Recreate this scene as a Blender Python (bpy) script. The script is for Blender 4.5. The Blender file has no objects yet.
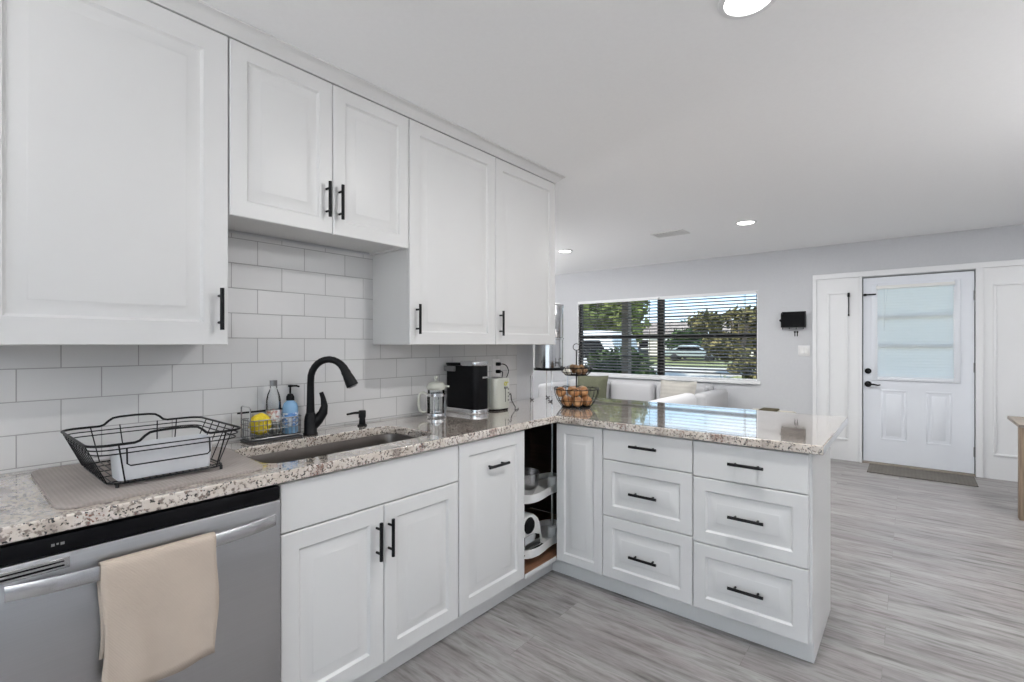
import bpy, bmesh, math, random
from mathutils import Vector, Matrix
random.seed(7)
S = bpy.context.scene
COL = S.collection
R = math.radians

# ---------------------------------------------------------------- camera
cam_d = bpy.data.cameras.new('camera')
cam = bpy.data.objects.new('camera', cam_d); COL.objects.link(cam)
cam.location = (2.1805, 0.0, 1.3145)
cam.rotation_euler = (R(90), 0, R(39.4227))
cam_d.sensor_width = 36.0
cam_d.lens = 485.39 * 36.0 / 1024
cam_d.shift_y = 3.11 / 1024
cam_d.clip_start = 0.02; cam_d.clip_end = 400
S.camera = cam

# ---------------------------------------------------------------- world, sun, exposure
W = bpy.data.worlds.new('sky'); S.world = W; W.use_nodes = True
wn = W.node_tree; wn.nodes.clear()
w_out = wn.nodes.new('ShaderNodeOutputWorld'); w_bg = wn.nodes.new('ShaderNodeBackground')
w_tc = wn.nodes.new('ShaderNodeTexCoord'); w_sep = wn.nodes.new('ShaderNodeSeparateXYZ')
w_rmp = wn.nodes.new('ShaderNodeValToRGB')
w_noi = wn.nodes.new('ShaderNodeTexNoise'); w_noi.inputs['Scale'].default_value = 3.5; w_noi.inputs['Detail'].default_value = 5
w_map = wn.nodes.new('ShaderNodeMapping'); w_map.inputs['Scale'].default_value = (1, 1, 4)
w_cl = wn.nodes.new('ShaderNodeValToRGB'); w_mix = wn.nodes.new('ShaderNodeMix'); w_mix.data_type = 'RGBA'
wn.links.new(w_tc.outputs['Generated'], w_sep.inputs[0]); wn.links.new(w_sep.outputs['Z'], w_rmp.inputs[0])
e = w_rmp.color_ramp.elements
e[0].position = 0.0; e[0].color = (0.80, 0.89, 0.96, 1)
e[1].position = 0.5; e[1].color = (0.36, 0.56, 0.86, 1)
x = w_rmp.color_ramp.elements.new(0.14); x.color = (0.42, 0.68, 0.93, 1)
wn.links.new(w_tc.outputs['Generated'], w_map.inputs[0]); wn.links.new(w_map.outputs[0], w_noi.inputs['Vector'])
wn.links.new(w_noi.outputs[0], w_cl.inputs[0])
w_cl.color_ramp.elements[0].position = 0.52; w_cl.color_ramp.elements[1].position = 0.78
wn.links.new(w_cl.outputs[0], w_mix.inputs[0]); wn.links.new(w_rmp.outputs[0], w_mix.inputs[6]); w_mix.inputs[7].default_value = (0.95, 0.97, 1.0, 1)
wn.links.new(w_mix.outputs[2], w_bg.inputs[0]); wn.links.new(w_bg.outputs[0], w_out.inputs[0])
w_bg.inputs[1].default_value = 1.9

sun_d = bpy.data.lights.new('sun', 'SUN'); sun = bpy.data.objects.new('sun', sun_d); COL.objects.link(sun)
sun_d.energy = 6.8; sun_d.angle = R(0.6); sun_d.color = (1.0, 0.95, 0.87)
sun.rotation_euler = (R(38), 0, R(-22)); sun.location = (0, -6, 9)

LAMP_MAIN = 18.5        # watts, recessed lamp over the kitchen floor
LAMP_LIVING = 25.0
FILL_WATTS = 86.0          # watts, each unseen lamp added to fill the ceiling

vs = S.view_settings
vs.view_transform = 'Standard'; vs.look = 'None'; vs.gamma = 1.0; vs.exposure = 0.06; vs.use_curve_mapping = False
S.cycles.use_denoising = True
S.cycles.max_bounces = 14; S.cycles.diffuse_bounces = 7; S.cycles.glossy_bounces = 6
S.cycles.transmission_bounces = 10; S.cycles.transparent_max_bounces = 24
S.cycles.sample_clamp_indirect = 8.0
S.cycles.caustics_reflective = False; S.cycles.caustics_refractive = False

# ---------------------------------------------------------------- materials
MATS = {}
def srgb(r, g, b):
    f = lambda c: (c / 255 / 12.92) if c / 255 <= .04045 else ((c / 255 + .055) / 1.055) ** 2.4
    return (f(r), f(g), f(b), 1)
def mat(name, col, rough=.5, metal=0.0, spec=.5, **kw):
    m = bpy.data.materials.new(name); m.use_nodes = True
    b = m.node_tree.nodes['Principled BSDF']
    b.inputs['Base Color'].default_value = col if len(col) == 4 else (*col, 1)
    b.inputs['Roughness'].default_value = rough; b.inputs['Metallic'].default_value = metal
    b.inputs['Specular IOR Level'].default_value = spec
    for k, v in kw.items(): b.inputs[k.replace('_', ' ')].default_value = v
    MATS[name] = m
    return m
def N(m, t, **kw):
    n = m.node_tree.nodes.new(t)
    for k, v in kw.items():
        if k in n.inputs.keys(): n.inputs[k].default_value = v
        else: setattr(n, k, v)
    return n
def L(m, a, b): m.node_tree.links.new(a, b)
def BS(m): return m.node_tree.nodes['Principled BSDF']
def coords(m, scale=(1, 1, 1), loc=(0, 0, 0), rot=(0, 0, 0), kind='Object'):
    tc = N(m, 'ShaderNodeTexCoord'); mp = N(m, 'ShaderNodeMapping')
    mp.inputs['Scale'].default_value = scale; mp.inputs['Location'].default_value = loc; mp.inputs['Rotation'].default_value = rot
    L(m, tc.outputs[kind], mp.inputs[0]); return mp.outputs[0]
def ramp(m, src, stops, interp='LINEAR'):
    r = N(m, 'ShaderNodeValToRGB'); cr = r.color_ramp; cr.interpolation = interp
    while len(cr.elements) > 1: cr.elements.remove(cr.elements[-1])
    cr.elements[0].position = stops[0][0]; cr.elements[0].color = stops[0][1]
    for p, c in stops[1:]:
        el = cr.elements.new(p); el.color = c
    L(m, src, r.inputs[0]); return r.outputs[0]
def mix(m, fac, a, b, mode='MIX'):
    n = N(m, 'ShaderNodeMix'); n.data_type = 'RGBA'; n.blend_type = mode
    for s, i in ((fac, 0), (a, 6), (b, 7)):
        if hasattr(s, 'is_linked') or hasattr(s, 'links'): L(m, s, n.inputs[i])
        else: n.inputs[i].default_value = s
    return n.outputs[2]
def bump(m, h, strength=.2, dist=.002):
    b = N(m, 'ShaderNodeBump'); b.inputs['Strength'].default_value = strength; b.inputs['Distance'].default_value = dist
    L(m, h, b.inputs['Height']); L(m, b.outputs[0], BS(m).inputs['Normal'])
def noisy(m, base, scale, amt, stretch=(1, 1, 1), detail=4, bstr=0, bdist=.001):
    nz = N(m, 'ShaderNodeTexNoise'); nz.inputs['Scale'].default_value = scale; nz.inputs['Detail'].default_value = detail
    L(m, coords(m, stretch), nz.inputs['Vector'])
    lo = tuple(c * (1 - amt) for c in base[:3]) + (1,); hi = tuple(min(1, c * (1 + amt)) for c in base[:3]) + (1,)
    L(m, ramp(m, nz.outputs[0], [(.3, lo), (.7, hi)]), BS(m).inputs['Base Color'])
    if bstr: bump(m, nz.outputs[0], bstr, bdist)
    return m

m_cab = mat('cabinet_white', (.68, .68, .675), .40); noisy(m_cab, (.68, .68, .675), 3, .012)
m_ceil = mat('ceiling_paint', (.91, .915, .92), .9, spec=.2); noisy(m_ceil, (.91, .915, .92), 60, .008, bstr=.05)
m_wall = mat('wall_grey_paint', (.57, .58, .60), .85, spec=.25); noisy(m_wall, (.57, .58, .60), 40, .015, bstr=.05)
m_trim = mat('trim_white', (.79, .80, .81), .4); noisy(m_trim, (.79, .80, .81), 5, .01)
m_door = mat('door_white', (.76, .79, .84), .4); noisy(m_door, (.76, .79, .84), 5, .01)
m_black = mat('matte_black_metal', (.007, .007, .008), .4, spec=.2); noisy(m_black, (.007, .007, .008), 30, .2)
m_blackp = mat('black_plastic', (.005, .005, .006), .34, spec=.12); noisy(m_blackp, (.005, .005, .006), 20, .2)
m_rubber = mat('black_rubber', (.02, .02, .02), .7); noisy(m_rubber, (.02, .02, .02), 50, .2)
m_chrome = mat('chrome', (.75, .75, .76), .12, 1.0); noisy(m_chrome, (.75, .75, .76), 9, .03)
m_wire = mat('grey_wire', (.25, .25, .25), .35, .8); noisy(m_wire, (.25, .25, .25), 20, .1)
m_plwhite = mat('white_plastic', (.78, .78, .77), .35); noisy(m_plwhite, (.78, .78, .77), 15, .01)
m_plate = mat('switch_plate_white', (.74, .74, .74), .35); noisy(m_plate, (.74, .74, .74), 15, .01)
m_tub = mat('clouded_plastic', (.60, .61, .63), .35); noisy(m_tub, (.60, .61, .63), 14, .04)
m_blind = mat('blind_slat_backlit_grey', (.10, .10, .10), .5); noisy(m_blind, (.10, .10, .10), 8, .04, (1, 30, 30))  # backlit darkness of the pale slats put into their colour
m_winframe = mat('window_frame_black', (.014, .014, .015), .4); noisy(m_winframe, (.014, .014, .015), 20, .1)
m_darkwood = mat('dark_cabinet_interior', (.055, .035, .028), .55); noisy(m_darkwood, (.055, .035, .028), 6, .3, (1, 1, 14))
m_brownwood = mat('brown_wood_floor_board', (.20, .10, .055), .5); noisy(m_brownwood, (.20, .10, .055), 5, .35, (12, 1, 1))
m_oak = mat('light_wood', (.28, .205, .145), .55); noisy(m_oak, (.28, .205, .145), 4, .3, (14, 14, 1), 6, .1)
m_oakt = mat('greyed_wood', (.30, .26, .22), .55); noisy(m_oakt, (.30, .26, .22), 4, .25, (1, 14, 14), 6, .1)

# stainless steel, brushed
def steel(name, col, rough, stretch):
    m = mat(name, col, rough, 1.0)
    nz = N(m, 'ShaderNodeTexNoise'); nz.inputs['Scale'].default_value = 3; nz.inputs['Detail'].default_value = 6
    L(m, coords(m, stretch), nz.inputs['Vector'])
    c = col; L(m, ramp(m, nz.outputs[0], [(.25, tuple(k * .96 for k in c[:3]) + (1,)), (.75, tuple(min(1, k * 1.03) for k in c[:3]) + (1,))]), BS(m).inputs['Base Color'])
    rr = N(m, 'ShaderNodeMapRange'); rr.inputs['To Min'].default_value = rough * .95; rr.inputs['To Max'].default_value = rough * 1.06
    L(m, nz.outputs[0], rr.inputs['Value']); L(m, rr.outputs[0], BS(m).inputs['Roughness'])
    return m
m_steel = steel('brushed_steel', (.52, .52, .53), .30, (2, .35, 160))
BS(m_steel).inputs['Anisotropic'].default_value = .6
m_sink = steel('sink_steel', (.20, .18, .165), .33, (60, 3, 60))
m_bsteel = steel('polished_steel', (.62, .62, .63), .13, (60, 60, 3))
m_handle = steel('handle_steel', (.58, .58, .59), .25, (40, 2, 40))

# white bevelled subway tile (wall in the y-z plane)
m_tile = mat('subway_tile', (.66, .66, .66), .10)
_tc = N(m_tile, 'ShaderNodeTexCoord'); _sp = N(m_tile, 'ShaderNodeSeparateXYZ'); _cb = N(m_tile, 'ShaderNodeCombineXYZ')
L(m_tile, _tc.outputs['Object'], _sp.inputs[0])
_a = N(m_tile, 'ShaderNodeMath', operation='ADD'); _a.inputs[1].default_value = -.293 + .2085 * 20
_b = N(m_tile, 'ShaderNodeMath', operation='ADD'); _b.inputs[1].default_value = -.924 + .104 * 20
L(m_tile, _sp.outputs['Y'], _a.inputs[0]); L(m_tile, _sp.outputs['Z'], _b.inputs[0])
L(m_tile, _a.outputs[0], _cb.inputs[0]); L(m_tile, _b.outputs[0], _cb.inputs[1])
_br = N(m_tile, 'ShaderNodeTexBrick'); _br.offset = .5; _br.offset_frequency = 2
for k, v in (('Scale', 1.0), ('Mortar Size', .0017), ('Mortar Smooth', .15), ('Brick Width', .2085), ('Row Height', .104), ('Bias', 0.0)): _br.inputs[k].default_value = v
_br.inputs['Color1'].default_value = (.665, .665, .665, 1); _br.inputs['Color2'].default_value = (.64, .64, .64, 1); _br.inputs['Mortar'].default_value = (.36, .36, .36, 1)
L(m_tile, _cb.outputs[0], _br.inputs['Vector']); L(m_tile, _br.outputs['Color'], BS(m_tile).inputs['Base Color'])
_rg = N(m_tile, 'ShaderNodeMapRange'); _rg.inputs['To Min'].default_value = .09; _rg.inputs['To Max'].default_value = .8
L(m_tile, _br.outputs['Fac'], _rg.inputs['Value']); L(m_tile, _rg.outputs[0], BS(m_tile).inputs['Roughness'])
_iv = N(m_tile, 'ShaderNodeMath', operation='SUBTRACT'); _iv.inputs[0].default_value = 1.0; L(m_tile, _br.outputs['Fac'], _iv.inputs[1])
bump(m_tile, _iv.outputs[0], .6, .002)

# granite
def granite():
    m = mat('granite', (.6, .55, .5), .09, spec=.75)
    co = coords(m)
    n1 = N(m, 'ShaderNodeTexNoise'); n1.inputs['Scale'].default_value = 9; n1.inputs['Detail'].default_value = 6; L(m, co, n1.inputs['Vector'])
    base = ramp(m, n1.outputs[0], [(.30, srgb(150, 140, 132)), (.45, srgb(205, 194, 182)), (.55, srgb(214, 206, 197)), (.70, srgb(168, 152, 143))])
    n2 = N(m, 'ShaderNodeTexNoise'); n2.inputs['Scale'].default_value = 85; n2.inputs['Detail'].default_value = 5; L(m, co, n2.inputs['Vector'])
    sp1 = ramp(m, n2.outputs[0], [(.36, (1, 1, 1, 1)), (.47, (0, 0, 0, 1))])
    c1 = mix(m, sp1, base, srgb(128, 116, 108))
    v = N(m, 'ShaderNodeTexVoronoi'); v.inputs['Scale'].default_value = 250; L(m, co, v.inputs['Vector'])
    sv = N(m, 'ShaderNodeSeparateColor'); L(m, v.outputs['Color'], sv.inputs[0])
    n3 = N(m, 'ShaderNodeTexNoise'); n3.inputs['Scale'].default_value = 75; n3.inputs['Detail'].default_value = 4; L(m, co, n3.inputs['Vector'])
    ad = N(m, 'ShaderNodeMath', operation='MULTIPLY'); L(m, sv.outputs[0], ad.inputs[0]); L(m, n3.outputs[0], ad.inputs[1])
    dark = ramp(m, ad.outputs[0], [(.450, (0, 0, 0, 1)), (.47, (1, 1, 1, 1))])
    c2 = mix(m, dark, c1, srgb(48, 43, 42))
    ad2 = N(m, 'ShaderNodeMath', operation='MULTIPLY'); L(m, sv.outputs[1], ad2.inputs[0]); L(m, n1.outputs[0], ad2.inputs[1])
    brown = ramp(m, ad2.outputs[0], [(.51, (0, 0, 0, 1)), (.54, (1, 1, 1, 1))])
    c3 = mix(m, brown, c2, srgb(128, 92, 80))
    L(m, c3, BS(m).inputs['Base Color'])
    BS(m).inputs['IOR'].default_value = 1.6; BS(m).inputs['Coat Weight'].default_value = 1.0; BS(m).inputs['Coat Roughness'].default_value = .03; BS(m).inputs['Coat IOR'].default_value = 1.7
    return m
m_granite = granite()

# grey vinyl planks, boards along x
def planks():
    m = mat('grey_vinyl_planks', (.3, .28, .27), .34, spec=.5)
    tc = coords(m, (1, 1, 1), (.35, .06, 0))
    br = N(m, 'ShaderNodeTexBrick'); br.offset = .37; br.offset_frequency = 2
    for k, v in (('Scale', 1.0), ('Mortar Size', .0012), ('Mortar Smooth', .1), ('Brick Width', 1.22), ('Row Height', .182), ('Bias', 0.0)): br.inputs[k].default_value = v
    br.inputs['Color1'].default_value = (.12, .12, .12, 1); br.inputs['Color2'].default_value = (.9, .9, .9, 1); br.inputs['Mortar'].default_value = (.5, .5, .5, 1)
    L(m, tc, br.inputs['Vector'])
    # grain shifted per plank
    sp = N(m, 'ShaderNodeSeparateXYZ'); L(m, tc, sp.inputs[0])
    sc = N(m, 'ShaderNodeSeparateColor'); L(m, br.outputs['Color'], sc.inputs[0])
    cb = N(m, 'ShaderNodeCombineXYZ'); L(m, sp.outputs[0], cb.inputs[0]); L(m, sp.outputs[1], cb.inputs[1]); L(m, sc.outputs[0], cb.inputs[2])
    mp = N(m, 'ShaderNodeMapping'); mp.inputs['Scale'].default_value = (2.0, 15, 31); L(m, cb.outputs[0], mp.inputs[0])
    g = N(m, 'ShaderNodeTexNoise'); g.inputs['Scale'].default_value = 1.6; g.inputs['Detail'].default_value = 7; g.inputs['Roughness'].default_value = .6; L(m, mp.outputs[0], g.inputs['Vector'])
    col = ramp(m, g.outputs[0], [(.28, srgb(92, 88, 86)), (.42, srgb(140, 137, 135)), (.56, srgb(168, 167, 166)), (.72, srgb(118, 112, 110))])
    g2 = N(m, 'ShaderNodeTexNoise'); g2.inputs['Scale'].default_value = .8; g2.inputs['Detail'].default_value = 3; L(m, mp.outputs[0], g2.inputs['Vector'])
    tint = ramp(m, g2.outputs[0], [(.4, (1, 1, 1, 1)), (.68, (.80, .74, .75, 1))])
    col = mix(m, 1.0, col, tint, 'MULTIPLY')
    pl = ramp(m, sc.outputs[0], [(0, (.80, .80, .80, 1)), (1, (1.06, 1.06, 1.05, 1))])
    col = mix(m, 1.0, col, pl, 'MULTIPLY')
    seam = ramp(m, br.outputs['Fac'], [(0, (1, 1, 1, 1)), (1, (.78, .77, .77, 1))])
    col = mix(m, 1.0, col, seam, 'MULTIPLY')
    L(m, col, BS(m).inputs['Base Color'])
    bump(m, g.outputs[0], .12, .001)
    return m
m_floor = planks()

def fabric(name, col, scale=300, amt=.08, bstr=.3):
    m = mat(name, col, .9, spec=.2)
    return noisy(m, col, scale, amt, bstr=bstr)
def ribbed(name, col, period, axis):
    m = mat(name, col, .95, spec=.15)
    w = N(m, 'ShaderNodeTexWave'); w.bands_direction = axis; w.inputs['Scale'].default_value = 1 / period / 6.2832 * 2; w.inputs['Distortion'].default_value = .6
    L(m, coords(m), w.inputs['Vector'])
    nz = N(m, 'ShaderNodeTexNoise'); nz.inputs['Scale'].default_value = 9; nz.inputs['Detail'].default_value = 4; L(m, coords(m), nz.inputs['Vector'])
    c = mix(m, .5, ramp(m, w.outputs[0], [(0, tuple(k * .84 for k in col) + (1,)), (1, tuple(col) + (1,))]), ramp(m, nz.outputs[0], [(.35, tuple(k * .88 for k in col) + (1,)), (.7, tuple(min(1, k * 1.06) for k in col) + (1,))]))
    L(m, c, BS(m).inputs['Base Color']); bump(m, w.outputs[0], .5, .0015)
    return m
m_towel = ribbed('beige_ribbed_cotton', (.55, .465, .39), .0035, 'Z')
m_mat = ribbed('taupe_microfibre', (.36, .325, .305), .010, 'Y')
m_sofa = fabric('light_grey_upholstery', (.50, .50, .51))
m_sofaw = fabric('off_white_upholstery', (.66, .66, .67))
m_olive = fabric('olive_cushion_cloth', (.12, .125, .085), 120, .25)
m_stripe = ribbed('striped_cushion_cloth', (.50, .48, .44), .05, 'Z')
m_cream = fabric('cream_cloth', (.66, .63, .56))
m_throw = fabric('brown_throw_cloth', (.10, .085, .05), 90, .3)
m_jute = ribbed('jute_doormat', (.17, .16, .145), .03, 'X')
m_keycap = mat('key_brass', (.5, .45, .35), .3, 1.0); noisy(m_keycap, (.5, .45, .35), 40, .1)
m_slotdark = mat('vent_dark', (.05, .05, .055), .7); noisy(m_slotdark, (.05, .05, .055), 40, .1)
m_sage = mat('sage_grey_enamel', (.47, .48, .43), .35); noisy(m_sage, (.47, .48, .43), 12, .02)
m_mark = mat('yellow_green_emblem', (.45, .42, .06), .5); noisy(m_mark, (.45, .42, .06), 60, .2)
m_greymark = mat('grey_marking', (.2, .2, .2), .5); noisy(m_greymark, (.2, .2, .2), 60, .1)
m_yellow = mat('yellow_sponge', (.72, .55, .03), .85); noisy(m_yellow, (.72, .55, .03), 160, .2, bstr=.5, bdist=.003)
m_blue = mat('blue_soap_bottle', (.22, .40, .62), .15); noisy(m_blue, (.22, .40, .62), 8, .1)
m_label = mat('white_blue_paper', (.62, .70, .80), .5)
_w = N(m_label, 'ShaderNodeTexNoise'); _w.inputs['Scale'].default_value = 45; L(m_label, coords(m_label, (1, 1, 1.6)), _w.inputs['Vector'])
L(m_label, ramp(m_label, _w.outputs[0], [(.45, (.72, .78, .85, 1)), (.55, (.10, .25, .55, 1))]), BS(m_label).inputs['Base Color'])
m_paper = mat('print_paper', (.6, .6, .58), .5)
_w = N(m_paper, 'ShaderNodeTexNoise'); _w.inputs['Scale'].default_value = 70; L(m_paper, coords(m_paper), _w.inputs['Vector'])
L(m_paper, ramp(m_paper, _w.outputs[0], [(.5, (.7, .7, .68, 1)), (.6, (.45, .22, .2, 1))]), BS(m_paper).inputs['Base Color'])
m_onion = mat('onion_skin', (.42, .19, .07), .42)
_w = N(m_onion, 'ShaderNodeTexNoise'); _w.inputs['Scale'].default_value = 26; _w.inputs['Detail'].default_value = 5; L(m_onion, coords(m_onion, (1, 1, .25)), _w.inputs['Vector'])
L(m_onion, ramp(m_onion, _w.outputs[0], [(.3, (.24, .085, .03, 1)), (.5, (.46, .22, .085, 1)), (.7, (.62, .36, .17, 1))]), BS(m_onion).inputs['Base Color'])
m_potato = mat('potato_skin', (.20, .12, .06), .7)
_w = N(m_potato, 'ShaderNodeTexNoise'); _w.inputs['Scale'].default_value = 50; _w.inputs['Detail'].default_value = 5; L(m_potato, coords(m_potato), _w.inputs['Vector'])
L(m_potato, ramp(m_potato, _w.outputs[0], [(.35, (.10, .05, .03, 1)), (.65, (.30, .18, .08, 1))]), BS(m_potato).inputs['Base Color'])
m_bread = mat('garlic_white', (.66, .62, .55), .6); noisy(m_bread, (.66, .62, .55), 30, .1)

def glassy(name, tint=(1, 1, 1, 1), rough=0.0, ior=1.45):
    m = bpy.data.materials.new(name); m.use_nodes = True; nt = m.node_tree; nt.nodes.clear()
    o = nt.nodes.new('ShaderNodeOutputMaterial'); t = nt.nodes.new('ShaderNodeBsdfTransparent'); g = nt.nodes.new('ShaderNodeBsdfGlossy')
    mx = nt.nodes.new('ShaderNodeMixShader'); fr = nt.nodes.new('ShaderNodeFresnel')
    fr.inputs[0].default_value = ior; t.inputs[0].default_value = tint; g.inputs['Roughness'].default_value = rough
    nt.links.new(fr.outputs[0], mx.inputs[0]); nt.links.new(t.outputs[0], mx.inputs[1]); nt.links.new(g.outputs[0], mx.inputs[2]); nt.links.new(mx.outputs[0], o.inputs[0])
    return m
m_pane = glassy('window_glass', (.985, .99, .99, 1), 0, 1.25)
m_glass = glassy('clear_glass', (.94, .95, .95, 1), .02, 1.35)
m_bottle = glassy('clear_bottle_plastic', (.985, .99, .99, 1), .05, 1.25)
m_smoke = glassy('tinted_car_glass', (.12, .14, .15, 1), .02, 1.5)

def translucent(name, col, tr=.5):
    m = bpy.data.materials.new(name); m.use_nodes = True; nt = m.node_tree
    b = nt.nodes['Principled BSDF']; b.inputs['Base Color'].default_value = (*col, 1); b.inputs['Roughness'].default_value = .6
    t = nt.nodes.new('ShaderNodeBsdfTranslucent'); t.inputs[0].default_value = (*col, 1)
    mx = nt.nodes.new('ShaderNodeMixShader'); mx.inputs[0].default_value = tr
    o = nt.nodes['Material Output']
    nz = nt.nodes.new('ShaderNodeTexNoise'); nz.inputs['Scale'].default_value = 12
    rp = nt.nodes.new('ShaderNodeValToRGB'); rp.color_ramp.elements[0].color = tuple(c * .97 for c in col) + (1,); rp.color_ramp.elements[1].color = (*col, 1)
    nt.links.new(nz.outputs[0], rp.inputs[0]); nt.links.new(rp.outputs[0], b.inputs['Base Color'])
    nt.links.new(b.outputs[0], mx.inputs[1]); nt.links.new(t.outputs[0], mx.inputs[2]); nt.links.new(mx.outputs[0], o.inputs[0])
    return m
m_doorblind = translucent('white_mini_blind', (.99, .965, .935), .85)

def emit(name, col, st):
    m = bpy.data.materials.new(name); m.use_nodes = True; nt = m.node_tree
    b = nt.nodes['Principled BSDF']; b.inputs['Emission Color'].default_value = (*col, 1); b.inputs['Emission Strength'].default_value = st
    return m
m_led = emit('lamp_diffuser', (1, .98, .95), 9.0)

def leafmat(name, a, b):
    m = mat(name, a, .7, spec=.2)
    nz = N(m, 'ShaderNodeTexNoise'); nz.inputs['Scale'].default_value = 1.6; nz.inputs['Detail'].default_value = 5; L(m, coords(m), nz.inputs['Vector'])
    L(m, ramp(m, nz.outputs[0], [(.35, (*a, 1)), (.65, (*b, 1))]), BS(m).inputs['Base Color'])
    return m
m_leafy = leafmat('yellow_green_leaves', (.08, .115, .03), (.22, .25, .08))
m_leafd = leafmat('dark_green_leaves', (.022, .045, .016), (.075, .115, .035))
m_leafo = leafmat('olive_brown_leaves', (.07, .07, .025), (.20, .17, .07))
m_leafb = leafmat('blue_green_leaves', (.035, .09, .085), (.085, .17, .145))
m_bark = leafmat('grey_brown_bark', (.09, .07, .055), (.19, .16, .13))
m_lawn = leafmat('lawn_grass', (.15, .17, .06), (.25, .26, .12))
m_road = leafmat('pale_concrete_road', (.36, .34, .31), (.44, .42, .38))
m_post = leafmat('weathered_post_wood', (.20, .17, .15), (.30, .26, .23))
m_roof = leafmat('porch_roof_paint', (.5, .5, .5), (.55, .55, .55))
m_carw = mat('white_car_paint', (.78, .79, .80), .2); noisy(m_carw, (.78, .79, .80), 3, .01)
m_cars = mat('silver_car_paint', (.42, .47, .48), .25, .4); noisy(m_cars, (.42, .47, .48), 3, .02)
m_bounce = leafmat('bounce_concrete', (.55, .53, .5), (.62, .6, .57))

# ---------------------------------------------------------------- geometry helpers
def NB(): return bmesh.new()
def box(bm, x0, x1, y0, y1, z0, z1, bev=0.0, seg=1):
    vs_ = [bm.verts.new((x, y, z)) for x in (x0, x1) for y in (y0, y1) for z in (z0, z1)]
    F = [(0, 1, 3, 2), (4, 6, 7, 5), (0, 4, 5, 1), (2, 3, 7, 6), (0, 2, 6, 4), (1, 5, 7, 3)]
    fs = [bm.faces.new([vs_[i] for i in f]) for f in F]
    if bev:
        ed = list({e for f in fs for e in f.edges})
        bmesh.ops.bevel(bm, geom=ed, offset=bev, segments=seg, profile=.5, affect='EDGES')
    return bm
def frame_of(t, up=Vector((0, 0, 1))):
    t = t.normalized()
    if abs(t.dot(up)) > .98: up = Vector((0, 1, 0))
    s = t.cross(up).normalized(); return s, s.cross(t).normalized()
def tube(bm, pts, r, n=8, closed=False, cap=True):
    P = [Vector(p) for p in pts]; m = len(P)
    rr = r if isinstance(r, (list, tuple)) else [r] * m
    T = []
    for i in range(m):
        a = P[(i - 1) % m] if (closed or i > 0) else P[i]; b = P[(i + 1) % m] if (closed or i < m - 1) else P[i]
        T.append((b - a).normalized())
    s, u = frame_of(T[0]); rings = []
    for i in range(m):
        if i:
            q = T[i - 1].rotation_difference(T[i]); s = q @ s; u = q @ u
        rings.append([bm.verts.new(P[i] + (s * math.cos(2 * math.pi * k / n) + u * math.sin(2 * math.pi * k / n)) * rr[i]) for k in range(n)])
    for i in range(m if closed else m - 1):
        A, B_ = rings[i], rings[(i + 1) % m]
        off = 0
        if closed and i == m - 1:
            off = min(range(n), key=lambda o: sum((A[k].co - B_[(k + o) % n].co).length for k in range(n)))
        for k in range(n):
            bm.faces.new((A[k], A[(k + 1) % n], B_[(k + 1 + off) % n], B_[(k + off) % n]))
    if cap and not closed:
        bm.faces.new(rings[0][::-1]); bm.faces.new(rings[-1])
    return bm
def rod(bm, a, b, r, n=8): return tube(bm, [a, b], r, n)
def lathe(bm, cx, cy, prof, n=24, closed=False):
    rings = []
    for r, z in prof:
        if r < 1e-6: rings.append([bm.verts.new((cx, cy, z))])
        else: rings.append([bm.verts.new((cx + r * math.cos(2 * math.pi * k / n), cy + r * math.sin(2 * math.pi * k / n), z)) for k in range(n)])
    m = len(rings)
    for i in range(m if closed else m - 1):
        A, B_ = rings[i], rings[(i + 1) % m]
        for k in range(n):
            if len(A) == 1 and len(B_) == 1: continue
            if len(A) == 1: bm.faces.new((A[0], B_[(k + 1) % n], B_[k]))
            elif len(B_) == 1: bm.faces.new((A[k], A[(k + 1) % n], B_[0]))
            else: bm.faces.new((A[k], A[(k + 1) % n], B_[(k + 1) % n], B_[k]))
    if not closed:
        if len(rings[0]) > 1: bm.faces.new(rings[0][::-1])
        if len(rings[-1]) > 1: bm.faces.new(rings[-1])
    return bm
def prism(bm, pts, lo, hi, axis='z', bev=0):
    def mk(p, h): return {'z': (p[0], p[1], h), 'y': (p[0], h, p[1]), 'x': (h, p[0], p[1])}[axis]
    A = [bm.verts.new(mk(p, lo)) for p in pts]; B_ = [bm.verts.new(mk(p, hi)) for p in pts]
    n = len(pts)
    fs = [bm.faces.new(A[::-1]), bm.faces.new(B_)]
    for i in range(n): fs.append(bm.faces.new((A[i], A[(i + 1) % n], B_[(i + 1) % n], B_[i])))
    if bev:
        ed = list({e for f in fs[:2] for e in f.edges})
        bmesh.ops.bevel(bm, geom=ed, offset=bev, segments=2, profile=.5, affect='EDGES')
    return bm
def rrect(x0, x1, y0, y1, r, n=5):
    P = []
    for cx, cy, a in ((x1 - r, y1 - r, 0), (x0 + r, y1 - r, 90), (x0 + r, y0 + r, 180), (x1 - r, y0 + r, 270)):
        for k in range(n + 1):
            t = R(a + 90 * k / n); P.append((cx + r * math.cos(t), cy + r * math.sin(t)))
    return P
def blob(bm, c, rx, ry, rz, n=12, m=8):
    prof = []
    vv = []
    for i in range(m + 1):
        t = math.pi * i / m
        if i in (0, m): vv.append([bm.verts.new((c[0], c[1], c[2] - rz * math.cos(t)))])
        else: vv.append([bm.verts.new((c[0] + rx * math.sin(t) * math.cos(2 * math.pi * k / n), c[1] + ry * math.sin(t) * math.sin(2 * math.pi * k / n), c[2] - rz * math.cos(t))) for k in range(n)])
    for i in range(m):
        A, B_ = vv[i], vv[i + 1]
        for k in range(n):
            if len(A) == 1: bm.faces.new((A[0], B_[(k + 1) % n], B_[k]))
            elif len(B_) == 1: bm.faces.new((A[k], A[(k + 1) % n], B_[0]))
            else: bm.faces.new((A[k], A[(k + 1) % n], B_[(k + 1) % n], B_[k]))
    return bm
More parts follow.
